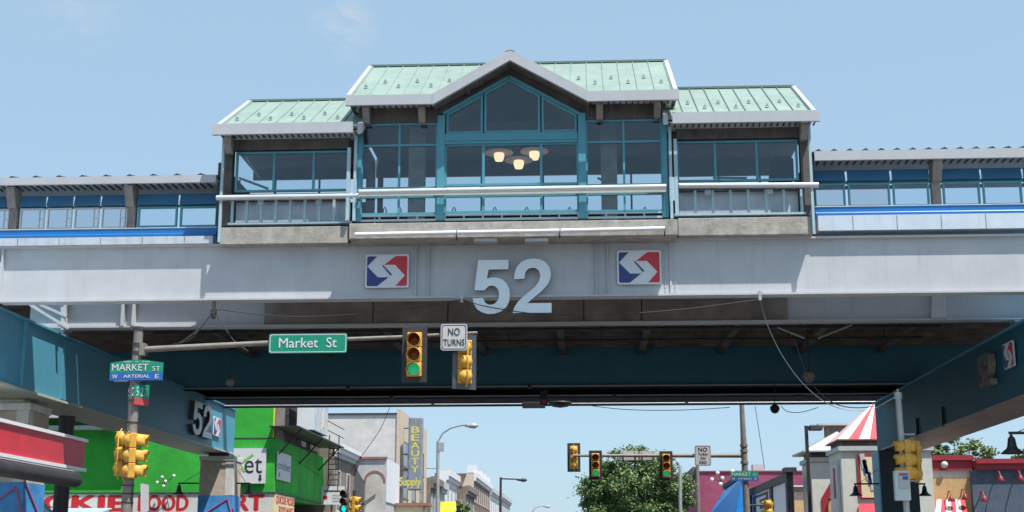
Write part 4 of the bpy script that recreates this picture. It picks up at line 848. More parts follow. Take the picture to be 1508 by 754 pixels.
# projecting equipment boxes on the right box beam
# ================================================================== CABLES
def cable(pts, Y, label, r=.014, m='cable', grp=None, sub=8):
    P = [Vector(W(x, y, Y)) for x, y in pts]; Q = []
    for i in range(len(P)-1):
        p0, p1, p2, p3 = P[max(i-1, 0)], P[i], P[i+1], P[min(i+2, len(P)-1)]
        for k in range(sub):
            u = k/sub; Q.append(.5*((2*p1)+(p2-p0)*u+(2*p0-5*p1+4*p2-p3)*u*u+(3*p1-p0-3*p2+p3)*u**3))
    Q.append(P[-1])
    return tag(MB().tube(Q, r, 6).build('cable', M[m]), label, 'cable', grp)
cable([(315, 455), (420, 466), (520, 463), (610, 453), (679, 441)], 35.0, 'thin dark cable sagging left of the huge 52 under the girder')
cable([(681, 441), (720, 452), (800, 463), (900, 463), (1010, 455), (1118, 441)], 35.05, 'thin dark cable sagging right of the huge 52 under the girder')
cable([(1119, 441), (1130, 478), (1150, 520), (1180, 562), (1215, 592), (1250, 604), (1285, 602), (1312, 588), (1324, 582)], 36.2, 'loose pale cable hanging from the girder down to the right signal pole', .011, 'cablelt')
cable([(1170, 500), (1180, 530), (1192, 560), (1215, 585), (1240, 598), (1275, 600), (1310, 592)], 37.0, 'loose dark cable looping beside the pale one on the right', .014)
cable([(315, 458), (298, 480), (280, 500), (255, 507)], 35.2, 'guy wire running down left from the insulator on the girder')
cable([(315, 458), (328, 478), (345, 502), (365, 517)], 35.2, 'guy wire running down right from the insulator on the girder')
cable([(860, 596), (920, 603), (1000, 604), (1075, 600)], 52.5, 'thin wire sagging just below the far girders')
cable([(1150, 598), (1160, 606), (1180, 607), (1205, 600)], 52.5, 'short dark wire loop beside the small globe lamp')
cable([(1112, 598), (1120, 650), (1126, 690)], 60.5, 'slim wire dropping to the maroon building roof')
cable([(574, 600), (560, 632), (535, 668), (515, 695)], 60.5, 'dark wire slanting down in front of the pale brick wall')
for px, py, lb in ((315, 452, 'dark insulator cluster bolted under the left part of the front girder'), (680, 441, 'small pale cable clamp left of the huge 52'), (1119, 438, 'small pale cable clamp right of the huge 52 where the cable drops')):
    X, Y_, Z = W(px, py, 35.15); mb = MB().box(X-.04, X+.04, 35.1, 35.2, Z-.08, Z+.16)
    if px < 400: mb.box(X-.07, X+.07, 35.08, 35.22, Z-.16, Z-.08).lathe([(0, .0), (.06, 0), (.09, -.05), (.05, -.1), (.07, -.15), (0, -.2)], (X, 35.15, Z-.14), n=10)
    tag(mb.build('cable_clamp', M['dark' if px < 400 else 'polelt']), lb, 'clamp')
# ================================================================== BUILDINGS, LEFT SIDE
XL = -14.6
def windows_side(root, X, Yc, zc, wd, hg, nrm=1, m='winframe'):
    """recessed sash window on a wall facing +-X"""
    f = MB(); o = .05*nrm; t_ = .08
    for (a, b, c, d) in ((Yc-wd/2, Yc-wd/2+t_, zc-hg/2, zc+hg/2), (Yc+wd/2-t_, Yc+wd/2, zc-hg/2, zc+hg/2), (Yc-wd/2+t_, Yc+wd/2-t_, zc-hg/2, zc-hg/2+t_), (Yc-wd/2+t_, Yc+wd/2-t_, zc+hg/2-t_, zc+hg/2), (Yc-wd/2+t_, Yc+wd/2-t_, zc-.03, zc+.03)):
        f.box(X+.003*nrm, X+o, a, b, c, d)
    f.box(X+.003*nrm, X+.12*nrm, Yc-wd/2-.1, Yc+wd/2+.1, zc-hg/2-.1, zc-hg/2-.002)
    fo = f.build('window', M[m], root); box('pane', M['winglass'], fo, X+.003*nrm, X+.02*nrm, Yc-wd/2+t_, Yc+wd/2-t_, zc-hg/2+t_, zc+hg/2-t_)
def window_front(root, Xc, Y, zc, wd, hg, m='winframe'):
    f = MB(); t_ = .08
    for (a, b, c, d) in ((Xc-wd/2, Xc-wd/2+t_, zc-hg/2, zc+hg/2), (Xc+wd/2-t_, Xc+wd/2, zc-hg/2, zc+hg/2), (Xc-wd/2+t_, Xc+wd/2-t_, zc-hg/2, zc-hg/2+t_), (Xc-wd/2+t_, Xc+wd/2-t_, zc+hg/2-t_, zc+hg/2), (Xc-wd/2+t_, Xc+wd/2-t_, zc-.03, zc+.03)):
        f.box(a, b, Y-.05, Y-.003, c, d)
    fo = f.build('window', M[m], root); box('pane', M['winglass'], fo, Xc-wd/2+t_, Xc+wd/2-t_, Y-.02, Y-.003, zc-hg/2+t_, zc+hg/2-t_)
YGn = 66.0
XC = wx(405, 660, YGn)          # corner of the green building
sh = thing('corner_shop', (XC-8, YGn+5, .13), 'bright green corner store with white lettered band and phone signs', 'shop')
zsb = wz(405, 727, YGn); zg0 = wz(405, 645, YGn); Yend = WX(478, 680, XC)[1]
box('lower_wall', M['greywall'], sh, XC-26, XC, YGn, Yend, .13, zsb-.95)
box('sign_band', M['band'], sh, XC-26, XC-.002, YGn-.14, YGn-.002, zsb-1.0, zsb)
box('sign_band', M['cream'], sh, XC-.0, XC+.12, YGn-.14, YGn+4.3, zsb-1.0, zsb)
box('upper_wall', M['green'], sh, XC-26, XC, YGn, Yend, zsb-.05, zg0)
box('band_trim', M['dark'], sh, XC-26, XC+.14, YGn-.2, YGn-.003, zsb+.003, zsb+.07); box('band_trim', M['dark'], sh, XC+.003, XC+.14, YGn, Yend, zsb+.003, zsb+.07)
zTl = wz(200, 618, YGn)
box('parapet_wall', M['green'], sh, XC-26, wx(345, 630, YGn), YGn, YGn+.4, zg0+.003, zTl)
box('parapet_wall', M['green'], sh, wx(345, 630, YGn)+.003, wx(402, 630, YGn), YGn, YGn+1.8, zg0+.003, zg0+3.0)
box('wall_seam', M['dark'], sh, wx(345, 645, YGn), XC, YGn-.015, YGn-.003, zg0-.03, zg0+.015)
box('yellow_edge', M['yawn'], sh, wx(402, 630, YGn)+.003, wx(403.5, 630, YGn), YGn, YGn+.3, zg0+.003, zg0+3.0)
box('brick_pier', M['stone'], sh, wx(403.5, 630, YGn)+.003, XC, YGn+.1, YGn+1.9, zg0+.003, zg0+3.2)
box('upper_storey', M['brown'], sh, XC-8, XC-.3, YGn+1.95, Yend, zg0+.003, zg0+2.9)
box('pole_pier', M['brown'], sh, XC-.3+.003, XC-.22, YGn+2.3, YGn+6, zg0+.01, zg0+2.9)
for yy in (YGn+3.2, YGn+6.4, YGn+9.4): windows_side(sh, XC-.22 if yy < YGn+6 else XC-.3, yy, zg0+1.5, 1.0, 1.7, 1, 'brown')
# green panels' seams on the side wall
for k in range(5): box('panel_seam', M['green'], sh, XC+.002, XC+.012, YGn+1.9+k*2.0, YGn+1.93+k*2.0, zsb+.09, zg0-.02)
MB().bar((XC+.02, YGn+3.6, zsb+2.1), (XC+.02, Yend-1.6, zsb+1.65), .06, .12).build('panel_batten', M['green'], sh)
# lettering on the band
zt0, zt1 = zsb-.78, zsb-.12
for s_, a, b in (('Q', -62, -30), ('U', -26, -5), ('I', -1, 6), ('CKIE', 66, 186), ('F', 206, 218), ('OOD', 219, 278), ('MA', 298, 342), ('RT', 347, 389)):
    if s_ == 'CKIE': s_ = 'CKIE'
    text('lettering', s_, M['redtext'], sh, wx(a, 740, YGn), wx(b, 740, YGn), zt0-.02, zt1+.05, YGn-.145, .045)
text('lettering', 'QUICKIE PICKIE', M['redtext'], sh, YGn+.1, YGn+4.2, zsb-.5, zsb-.08, XC+.124, .04, face='X+')
text('lettering', 'FOOD MART', M['redtext'], sh, YGn+.8, YGn+4.0, zsb-.98, zsb-.56, XC+.124, .04, face='X+')
# phone shop signs
t = thing('shop_sign', (wx(365, 711, 65.9), 65.9, wz(365, 711, 65.9)), 'large white panel with lime and black lettering facing the crossing', 'sign')
X0, X1, Z0, Z1 = wx(330, 690, 65.85), wx(391, 690, 65.85), wz(365, 712, 65.85), wz(365, 660, 65.85)
box('panel', M['swhite'], t, X0, X1, 65.85, 65.95, Z0, Z1)
K = lambda x, y: (X0+(x-330)/61.*(X1-X0), 65.84, Z0+(712-y)/52.*(Z1-Z0))
for a, b in (((347, 694), (352, 670)), ((346, 688), (372, 669)), ((352, 682), (361, 694))): MB().bar(K(*a), K(*b), .10, .02, up=(0, 1, 0)).build('lettering', M['gtext'], t)
text('lettering', 'et', M['stext'], t, K(360, 0)[0], K(386, 0)[0], K(0, 697)[2], K(0, 675)[2], 65.84, .0)
text('lettering', 'cric', M['stext'], t, K(331, 0)[0], K(345, 0)[0], K(0, 697)[2], K(0, 675)[2], 65.84, .0)
MB().hexa([K(381.8, 699), K(385.2, 699), K(385.2, 705), K(386.5, 705), K(383.5, 710), K(380.5, 705), K(381.8, 705)], (0, .006, 0)).build('figure_mark', M['stext'], t)
t = thing('shop_sign', (XC+.05, YGn+2.1, zsb+.5), 'white panel with black lettering on the green side wall', 'sign')
za, zb_ = WX(418, 716, XC+.05)[2], WX(412, 663, XC+.05)[2]; ya, yb_ = WX(407, 690, XC+.05)[1], WX(427, 690, XC+.05)[1]
box('panel', M['swhite'], t, XC+.04, XC+.1, ya, yb_, za+.25, zb_-.1)
z0_ = za+.25; h_ = zb_-.1-z0_
text('lettering', 'cricket', M['stext'], t, ya+.2, yb_-.15, z0_+.38*h_, z0_+.68*h_, XC+.106, .0, face='X+')
box('figure_mark', M['stext'], t, XC+.101, XC+.107, ya+.35, ya+.55, z0_+.1*h_, z0_+.25*h_)
# far grey board with brick beyond, top left
t = thing('brick_building', (-30, 74, .13), 'dark red brick building behind the green store at the far left', 'building')
box('wall', M['brickred'], t, -42, -23, 72.5, 84, .13, wz(80, 598, 72.5)); box('coping', M['greywall'], t, -42.2, -22.8, 72.3, 84.2, wz(80, 598, 72.5)+.003, wz(80, 595, 72.5)+.003)
tag(MB().box(-42, -21.5, 64.9, 66.3, zTl+.01, zTl+.28).box(-42, -21.5, 65.2, 66.2, zTl-.5, zTl-.35).build('roof_hoarding', M['sgrey']), 'pale weathered board along the top of the green store wall', 'board')
# fire escape
ze_ = 8.0
t = thing('fire_escape', (XC+.6, 72, ze_), 'rusty brown fire escape platform with a ladder on the corner store', 'fire escape')
xo = WX(507, 655, XC+1.3)[0]; Yf0, Yf1 = WX(440, 628, XC+1.25)[1], WX(507, 655, XC+1.25)[1]; zf_ = WX(470, 641, XC+1.25)[2]
box('platform', M['black'], t, XC-.2, XC+1.25, Yf0, Yf1, zf_-.06, zf_)
for k in range(3):
    y = Yf0+1+k*(Yf1-Yf0-2)/2; MB().bar((XC+1.2, y, zf_-.06), (XC-.1, y, zf_-1.5), .07).build('bracket', M['black'], t)
for z in (zf_+.5, zf_+1.0): MB().tube([(XC+1.22, Yf0+4.5, z), (XC+1.22, Yf1, z)], .025, 6).build('railing', M['brown'], t)
yl_ = WX(495, 680, XC+1.0)[1]; zl0, zl1 = WX(495, 722, XC+1.0)[2], WX(495, 640, XC+1.0)[2]
for dx in (.55, 1.1): box('ladder_rail', M['black'], t, XC+dx, XC+dx+.05, yl_, yl_+.05, zl0, zl1)
for k in range(8): z = zl0+.25+k*(zl1-zl0-.9)/7.5; box('rung', M['black'], t, XC+.6, XC+1.1, yl_+.01, yl_+.04, z, z+.05)
t = thing('sign_cabinet', (XC+.7, 68.5, zf_), 'silver sheet metal sign box hanging above the fire escape platform', 'sign')
ys0, ys1 = WX(437, 620, XC+.35)[1], WX(483, 620, XC+1.3)[1]+1
box('box_shell', M['silver'], t, XC+.35, XC+1.3, ys0, ys1-1, zf_+.12, zf_+3.0, bevel=.03); box('box_front', M['logowhite'], t, XC+.37, XC+1.28, ys0-.03, ys0-.003, zf_+.16, zf_+2.9)
MB().hexa([(XC+1.305, ys0+1.6, zf_+.3), (XC+1.305, ys0+2.2, zf_+1.4), (XC+1.305, ys0+2.6, zf_+.3), (XC+1.305, ys0+2.2, zf_+.5)], (.01, 0, 0)).build('torn_decal', M['cream'], t)
# small white billboard
t = thing('notice_board', W(498, 742, 78), 'white printed board under the fire escape ladder', 'board')
a, b = wx(472, 730, 78), wx(507, 730, 78); c, d = wz(490, 743, 78), wz(490, 716, 78)
box('panel', M['swhite'], t, a, b, 78, 78.08, c, d); box('picture', M['dark'], t, a+.2, b-.25, 77.99, 77.997, c+.72, c+.80); box('picture', M['redtext'], t, a+.15, a+.4, 77.99, 77.997, c+.3, c+.5); box('post', M['dark'], t, a+.6, a+.68, 78.1, 78.18, .13, d)
for k in range(3): box('text_line', M['sgrey'], t, a+.7, b-.1, 77.985, 77.99, c+.18+k*.16, c+.24+k*.16)
# brown stone house behind the ladder
Y0, Y1 = Yend+.05, 86.0; zt = 8.35
t = thing('row_house', (XL-5, 82, .13), 'narrow brown stone house behind the ladder with a white moulded cornice', 'house')
box('wall', M['stone'], t, XL-10, XL, Y0, Y1, .13, zt); 
for k in range(3): box('cornice', M['whitewall'] if k else M['greywall'], t, XL-.1, XL+.15+.14*k, Y0, Y1, zt-.75+.003*k+.25*k, zt-.75+.25*(k+1))
for yy in (80.3, 83.6): windows_side(t, XL, yy, 5.7, 1.1, 2.4)
# grey mural building with arch
Ya = 86.1; xa_, xb_ = wx(519, 700, Ya), wx(570, 700, Ya); zt = wz(545, 676, Ya)
t = thing('mural_building', ((xa_+xb_)/2, 89, .13), 'low grey building front with painted arch and rust coping, white side wall', 'building')
Yw = WX(588, 700, xb_)[1]
box('wall', M['greywall'], t, xa_-2, xb_-.04, Ya, Yw, .13, zt); box('side_wall', M['whitewall'], t, xb_-.037, xb_+.02, Ya-.02, Yw, wz(575, 741, 88), zt+.0)
box('coping', M['coping'], t, xa_-2.1, xb_-.03, Ya-.12, Ya+.5, zt+.003, zt+.14)
ar = MB(); cx_ = wx(552, 700, Ya); r_ = wx(568, 700, Ya)-cx_; zc_ = wz(552, 709, Ya)
for k in range(14):
    a0, a1 = R(180*k/14), R(180*(k+1)/14); ro, ri = r_, r_-.13
    ar.hexa([(cx_+ro*math.cos(a0), Ya-.05, zc_+ro*math.sin(a0)), (cx_+ro*math.cos(a1), Ya-.05, zc_+ro*math.sin(a1)), (cx_+ri*math.cos(a1), Ya-.05, zc_+ri*math.sin(a1)), (cx_+ri*math.cos(a0), Ya-.05, zc_+ri*math.sin(a0))], (0, .047, 0))
ar.build('arch_trim', M['coping'], t)
pn = MB(); pts = [(cx_-r_+.15, Ya-.02, zc_-3)]+[(cx_+(r_-.14)*math.cos(R(180-180*k/12)), Ya-.02, zc_+(r_-.14)*math.sin(R(180-180*k/12))) for k in range(13)]+[(cx_+r_-.15, Ya-.02, zc_-3)]
pn.hexa(pts, (0, .017, 0)); pn.build('arch_panel', mat('mural_ground', (.45, .44, .42), .8, var=.25, scale=.9, streak=.6, dirt=(.55, .38, .18)), t)
MB().hexa([(wx(523, 700, Ya), Ya-.12, .13), (cx_-r_+.08, Ya-.06, .13), (cx_-r_+.08, Ya-.06, zt-1.5), (wx(523, 700, Ya), Ya-.12, zt-.45)], (0, .04, 0)).build('corrugated_sheet', M['corr'], t)
MB().bar((cx_-.9, Ya-.08, zc_-1.5), (cx_+.1, Ya-.08, zc_-.8), .05).build('mural_line', M['dark'], t)
box('brown_trim', M['coping'], t, xb_-.5, xb_+2.2, Yw-2, Yw+.4, wz(590, 745, 90), wz(590, 741, 90)); box('yellow_box', M['cream'], t, xb_-.2, xb_+1.8, Yw-1.8, Yw+.2, .13, wz(590, 745, 90)-.003)
# large pale painted brick building
Yb = 107.0; zt = wz(530, 611, Yb); Ye_ = WX(626, 650, XL)[1]
t = thing('brick_building', (XL-8, 115, .13), 'large pale painted brick building carrying the tall vertical sign', 'building')
box('side_wall', M['brickwhite'], t, XL-22, XL-.3, Yb, Ye_, .13, zt); box('front_wall', M['beige'], t, XL-.297, XL, Yb-.12, Ye_, .13, zt+.45)
box('parapet', M['dark'], t, XL-22.1, XL-.3, Yb-.1, Yb+.4, zt+.003, zt+.14)
for k in range(3):
    for z in (10.1, 7.6, 4.6, 5.9): windows_side(t, XL, Yb+3.2+k*5.4, z, 3.0, 1.35 if z < 7 else 2.0, 1, 'stone')
for k in range(4): box('pilaster', M['beige'], t, XL+.003, XL+.18, Yb+.4+k*5.2, Yb+.9+k*5.2, .13, zt+.3)
t = thing('vertical_sign', W(612, 722, 106), 'tall slate blue sign with yellow letters spelling BEAUTY down and Supply below', 'sign')
YV = 106.2
X0, X1, Z0, Z1 = wx(601, 660, YV), wx(622, 660, YV), wz(610, 722, YV), wz(610, 614, YV)
box('panel', M['beautysign'], t, X0, X1, YV, YV+.6, Z0, Z1, bevel=.1)
box('cross_panel', M['beautysign'], t, wx(588, 713, YV), X0-.003, YV+.1, YV+.5, Z0+.2, Z0+1.05)
for k, ch in enumerate('BEAUTY'):
    pt_ = (Z1-Z0-2.0)/6; zz = Z1-.75-k*pt_; text('lettering', ch, M['ytext'], t, X0+.26, X1-.26, zz-pt_*.8, zz, YV-.006, .03)
text('lettering', 'THE', M['beautyfaint'], t, X0+.22, X1-.22, Z1-.6, Z1-.3, YV-.006, .01)
text('lettering', 'Supply', M['ytext'], t, wx(588, 713, YV), wx(619.5, 713, YV), Z0+.15, Z0+1.0, YV-.008, .04)
for z in (Z1-.8, (Z0+Z1)/2, Z0+1.6): MB().tube([(X0-.55, YV+1.4, z+.05), (X0+.1, YV+.61, z)], .05, 6).build('sign_arm', M['dark'], t)
# further row of houses on the left
def far_house(x_corner, x_left, y_top, Y0, Y1, wallm, label, corn='greywall', nwin=3, floors=2, side=1, winm='winframe', zt=None):
    Xf = wx(x_corner, y_top, Y0); Xb = wx(x_left, y_top, Y0); z = zt or wz(x_corner, y_top, Y0)
    t = thing('row_house', ((Xf+Xb)/2, (Y0+Y1)/2, .13), label, 'house', 'houses along the street on the %s' % ('left' if side > 0 else 'right'))
    box('wall', M[wallm], t, Xf, Xb, Y0, Y1, .13, z)
    cb = MB(); o_ = .45*side; cb.box(Xf+.003*side, Xf+o_, Y0, Y1, z-.55, z+.1).box(Xf+.003*side, Xf+o_*.6, Y0, Y1, z-.95, z-.553)
    cb.box(min(Xf, Xb), max(Xf, Xb)-.0, Y0-.1, Y0-.003, z-.12, z+.08) if 0 else None
    cb.build('cornice', M[corn], t)
    for fl in range(floors):
        for k in range(nwin): windows_side(t, Xf, Y0+(k+.5)*(Y1-Y0)/nwin, z-2.5-fl*3.3, 1.3, 2.1, side, winm)
    return t, Xf, z
far_house(634, 622, 703, 128, 136, 'stone', 'dark stone fronted house with a chimney just past the tall sign', 'stone')
t, Xf, z = far_house(646, 640, 710, 137, 143, 'beige', 'low beige house left of the silver lamp post')
t, Xf, z = far_house(657, 644, 693, 144, 156, 'whitewall', 'white rendered house behind the silver lamp post', 'whitewall')
for k in range(2): window_front(t, Xf-1.0-k*.0, 144, z-1.6-k*3.2, .9, 1.4)
t, Xf, z = far_house(686, 661, 716, 164, 177, 'brickbrown', 'brown brick house with an ornate parapet, yellow awning below', 'stone')
for k in range(8): box('merlon', M['stone'], t, Xf-4.2+k*.5, Xf-3.95+k*.5, 163.9, 164.2, z+.003, z+.5)
box('stack', M['stone'], t, Xf-4.0, Xf-3.2, 166, 167, z+.003, z+1.7)
for k in range(2): window_front(t, Xf-.9-k*1.4, 164, z-2.4, .8, 1.6, 'beige')
t, Xf, z = far_house(698, 668, 697, 178, 208, 'brickred', 'red brick row with white cornices and a small peaked wall', 'whitewall', 8, 2)
MB().hexa([(Xf-2.9, 177.95, z-2.6), (Xf, 177.95, z-2.6), (Xf, 177.95, z), (Xf-.9, 177.95, z), (Xf-1.6, 177.95, z-1.9)], (0, .04, 0)).build('gable_end', M['beige'], t)
box('dormer', M['whitewall'], t, Xf-.9, Xf+.2, 178.5, 181, z+.11, z+1.1)
for k in range(3): box('dormer', M['whitewall'], t, Xf-.5, Xf+.4, 187+k*7, 188.5+k*7, z+.11, z+.9)
far_house(722, 700, 719, 209, 232, 'whitewall', 'pale row past the red brick houses', 'greywall', 5, 2)
far_house(737, 720, 727, 233, 262, 'greywall', 'last pale grey row of houses on the left', 'greywall', 5, 2)
tag(MB().box(-16.0, wx(652, 740, 141), 139, 141, wz(645, 748, 140)-2, wz(645, 742, 140)).build('sign_box', M['winframe']), 'white sign box low on the left row', 'sign') if 0 else None
t = thing('shop_awning', W(665, 754, 128), 'bright yellow shop awning low on the left side of the street', 'awning')
X0, X1 = wx(649, 745, 128), wx(672, 745, 128); MB().hexa([(X0, 128, wz(660, 739, 128)), (X1, 127.6, wz(660, 739, 128)), (X1, 127, wz(660, 739, 128)-1.8), (X0, 127, wz(660, 739, 128)-1.8)], (0, .1, 0)).build('awning_cloth', M['yawn'], t)
MB().tube([(X0, 127, wz(660, 739, 128)-1.8), (X1, 127, wz(660, 739, 128)-1.8)], .05, 6).build('awning_bar', M['polelt'], t)
t = thing('roof_antenna', W(627, 692, 131), 'thin dark antenna mast above the roofs beside the tall sign', 'antenna')
P = W(627, 692, 131); MB().bar((P[0], 131, P[2]-1), W(626, 672, 131), .08).bar(W(624, 688, 131), W(630, 690, 131), .06).bar(W(624, 690, 131), W(643, 690, 131), .05).build('mast', M['dark'], t)
# ================================================================== BUILDINGS, RIGHT SIDE
Ym = 133.0; XR_ = wx(1030, 700, Ym); zt = wz(1100, 695, Ym)
t = thing('brick_building', (XR_+9, Ym+12, .13), 'wide maroon painted brick building behind the far signal pole', 'building')
box('wall', M['maroon'], t, XR_, XR_+19, Ym, Ym+25, .13, zt); box('corner_pilaster', M['stone'], t, XR_-.25, XR_-.003, Ym-.1, Ym+1.2, .13, zt+.7); box('parapet_cap', M['maroon'], t, XR_+.01, XR_+19.1, Ym-.1, Ym+.3, zt+.003, zt+.12)
box('roof_hatch', M['sgrey'], t, wx(1110, 690, Ym), wx(1127, 690, Ym), Ym+.5, Ym+2, zt+.003, zt+.75)
for k in range(1): box('cornice', M['stone'], t, XR_-.5, XR_-.003, Ym+1.3, Ym+25, zt-.2, zt+.6)
far_house(1024, 1040, 711, 159, 172, 'stone', 'grey stone house with tall windows behind the maroon building', 'stone', 3, 3, -1)
far_house(1013, 1030, 716, 173, 196, 'brickbrown', 'farthest brown house on the right next to the big tree', 'stone', 5, 3, -1)
Yt = 100.0
t = thing('brick_building', (wx(1170, 720, Yt), Yt+5, .13), 'low brown building with tan brick face between the black framed sign and the turret', 'building')
zt2 = wz(1170, 717, Yt)
box('wall', M['brickbrown'], t, wx(1150, 720, Yt), wx(1260, 720, Yt), Yt, Yt+20, .13, zt2); box('coping', M['swhite'], t, wx(1150, 720, Yt), wx(1260, 720, Yt), Yt-.12, Yt+.3, zt2+.003, zt2+.1)
box('tan_face', M['tan'], t, wx(1155, 740, Yt), wx(1185, 740, Yt), Yt-.05, Yt-.003, .13, wz(1170, 737, Yt))
# blue awning
t = thing('shop_awning', W(1085, 754, 92), 'glossy blue sloping awning beside the black framed sign', 'awning')
A = W(1093, 702, 88.2); B = W(1069, 717, 95.5); C = W(1046, 757, 95.5); D = W(1081, 770, 88.2)
MB().hexa([A, B, C, D], (.06, 0, .05)).build('awning_cloth', M['awnblue'], t)
E1 = W(1099, 770, 88.1); MB().hexa([A, D, E1, W(1096, 702, 88.1)], (0, -.04, 0)).build('awning_end', M['awnblue'], t)
MB().bar(W(1095, 699, 88.0), W(1066, 717, 95.6), .14, .3).build('awning_rail', M['dark'], t)
MB().hexa([W(1075, 745, 91.0), W(1084, 730, 90), W(1079, 727, 92), W(1066, 744, 93.5)], (-.03, 0, .03)).build('pale_patch', M['ledge'], t)  # lighter quad laid on the awning cloth
# black framed storefront sign in the street facade plane
XF = WX(1158, 700, 10.6)[0]; ya, yb_ = WX(1158, 700, XF)[1], WX(1103, 720, XF)[1]
t = thing('framed_sign', (XF, (ya+yb_)/2, 3), 'black framed shop front sign with white letters in front of the maroon wall', 'sign')
zt = WX(1155, 697, XF)[2]
for (a, b, c, d) in ((ya, yb_, zt-.42, zt), (ya, ya+.6, .13, zt-.423), (yb_-.4, yb_, .13, zt-.423), ((ya+yb_)/2-2.2, (ya+yb_)/2-1.3, .13, zt-.423)): box('frame_bar', M['dark'], t, XF, XF+.35, a, b, c, d)
box('post_cap', M['dark'], t, XF-.1, XF+.5, ya-.35, ya+.85, zt+.003, zt+.25)
box('panel', M['whitewall'], t, XF+.12, XF+.2, ya+.61, yb_-.41, .5, zt-.43)
box('dark_panel', M['black'], t, XF+.09, XF+.117, WX(1128, 720, XF)[1], yb_-1.0, 1.0, zt-.55)
yE0, yE1 = WX(1125, 720, XF)[1], WX(1110, 720, XF)[1]
text('lettering', 'E', M['swhite'], t, yE0, yE1-.6, zt-1.6, zt-.75, XF+.08, .03, face='X-')
text('lettering', 'NY', M['swhite'], t, yE0, yE1, zt-2.65, zt-1.8, XF+.08, .03, face='X-')
# restaurant with two turrets
def turret(label, xc0, yf, w_, d_, y_top, y_ap, stripes, xs_edge):
    X0 = wx(xc0, 700, yf); X1 = X0+w_; zt = wz(xc0, y_top, yf)
    t = thing('corner_turret', ((X0+X1)/2, yf+d_/2, .13), label, 'turret')
    box('turret_body', M['turret'], t, X0, X1, yf, yf+d_, .13, zt)
    box('crown_band', M['turretg'], t, X0-.12, X1+.12, yf-.12, yf+d_+.12, zt+.003, zt+.22)
    box('dark_frieze', M['brown'], t, X0+.1, X1-.1, yf+.1, yf+d_-.1, zt+.223, zt+.55)
    e = .12 if stripes else .45; ze = zt+.56; za = wz(1287, y_ap, yf+d_/2) if stripes else ze+1.15; cx, cy = (X0+X1)/2, yf+d_/2
    c = [(X0-e, yf-e, ze), (X1+e, yf-e, ze), (X1+e, yf+d_+e, ze), (X0-e, yf+d_+e, ze)]
    box('eave_board', M['coping'] if stripes else M['sgrey'], t, X0-e, X1+e, yf-e, yf+d_+e, ze-.06, ze-.003)
    mb = MB(); ap = Vector((cx, cy, za)); n = 9 if stripes else 6
    for k in range(4):
        p, q = Vector(c[k]), Vector(c[(k+1) % 4])
        for i in range(n): mb.add([p.lerp(q, i/n), p.lerp(q, (i+1)/n), ap], [(0, 1, 2)], (i % 2) if stripes else 0)
    mb.build('pyramid_roof', [M['awnwhite'], M['awnred']] if stripes else [M['metalroof']], t)
    if not stripes:
        for k in range(4):
            p, q = Vector(c[k]), Vector(c[(k+1) % 4])
            for i in range(n+1): MB().bar(p.lerp(q, i/n)+Vector((0, 0, .02)), ap, .03).build('roof_seam', M['sgrey'], t)
    return t, X0, X1, zt
t, X0, X1, zt = turret('white corner turret with a red and white striped pyramid roof behind the navy column', 1240, 66.0, 4.25, 3.3, 664, 590, True, 0)
box('poster_frame', M['parapet'], t, wx(1263, 700, 66), wx(1290, 700, 66), 65.93, 65.997, wz(1270, 735, 66), zt-.15)
box('poster', M['cream'], t, wx(1267, 700, 66), wx(1290, 700, 66), 65.9, 65.927, wz(1270, 733, 66), zt-.3)
for k in range(5): MB().bar(W(1269+k*3.5, 668+k*9, 65.88), W(1273+k*3, 690+k*8, 65.88), .22-.02*k, .02, up=(0, 1, 0)).build('poster_shape', M['logoblue'] if k % 2 else M['turretg'], t)
MB().hexa([W(1265, 742, 65.9), W(1291, 742, 65.9), W(1291, 758, 65.1), W(1265, 758, 65.1)], (0, .05, 0)).build('red_awning', M['awnred'], t)
f = MB().box(X0-.06, X0-.003, 66.5, 68.8, 3.4, zt-.4); f.build('side_frame', M['turretg'], t); box('side_poster', M['silver'], t, X0-.09, X0-.063, 66.8, 68.5, 3.7, zt-.6); box('side_stripe', M['parapet'], t, X0-.11, X0-.093, 67.3, 67.8, 4.6, zt-.7)
t, X0, X1, zt = turret('plainer white turret with a grey metal pyramid roof left of the striped one', 1195, 73.0, 3.4, 3.0, 680, 650, False, 0)
box('cupola', M['stone'], t, X0+1.3, X0+2.8, 75.2, 76.1, zt+1.25, zt+2.1); box('cupola_roof', M['sgrey'], t, X0+.8, X0+3.3, 74.9, 76.4, zt+2.103, zt+2.2)
ar = MB(); pts = [(X0+.45, zt-3.4), (X0+.45, zt-1.9), (X0+.95, zt-1.1), (X0+1.7, zt-.8), (X0+2.5, zt-1.1), (X0+3.0, zt-1.9), (X0+3.0, zt-3.4)]
ar.hexa([(x, 72.94, z) for x, z in pts], (0, .055, 0)); ar.build('arch_frame', M['parapet'], t)
MB().hexa([(X0+1.72+(x-X0-1.72)*.74, 72.90, z if z < zt-3 else z-.27) for x, z in pts], (0, .037, 0)).build('arch_panel', M['tan'], t)
for k in range(2): P = (X0+.9+k*.85, 72.6, zt-1.9+.25*k); MB().tube([(P[0], 72.9, P[2]), (P[0], 72.6, P[2]+.08), (P[0]-.1, 72.45, P[2]-.08)], [.03, .03, .1], 8).build('wall_spot', M['redlamp'], t)
box('side_frame', M['ytext'], t, X0-.05, X0-.003, 73.5, 75.4, 3.2, zt-.5); box('side_poster', M['silver'], t, X0-.08, X0-.053, 73.8, 75.1, 3.4, zt-.75)
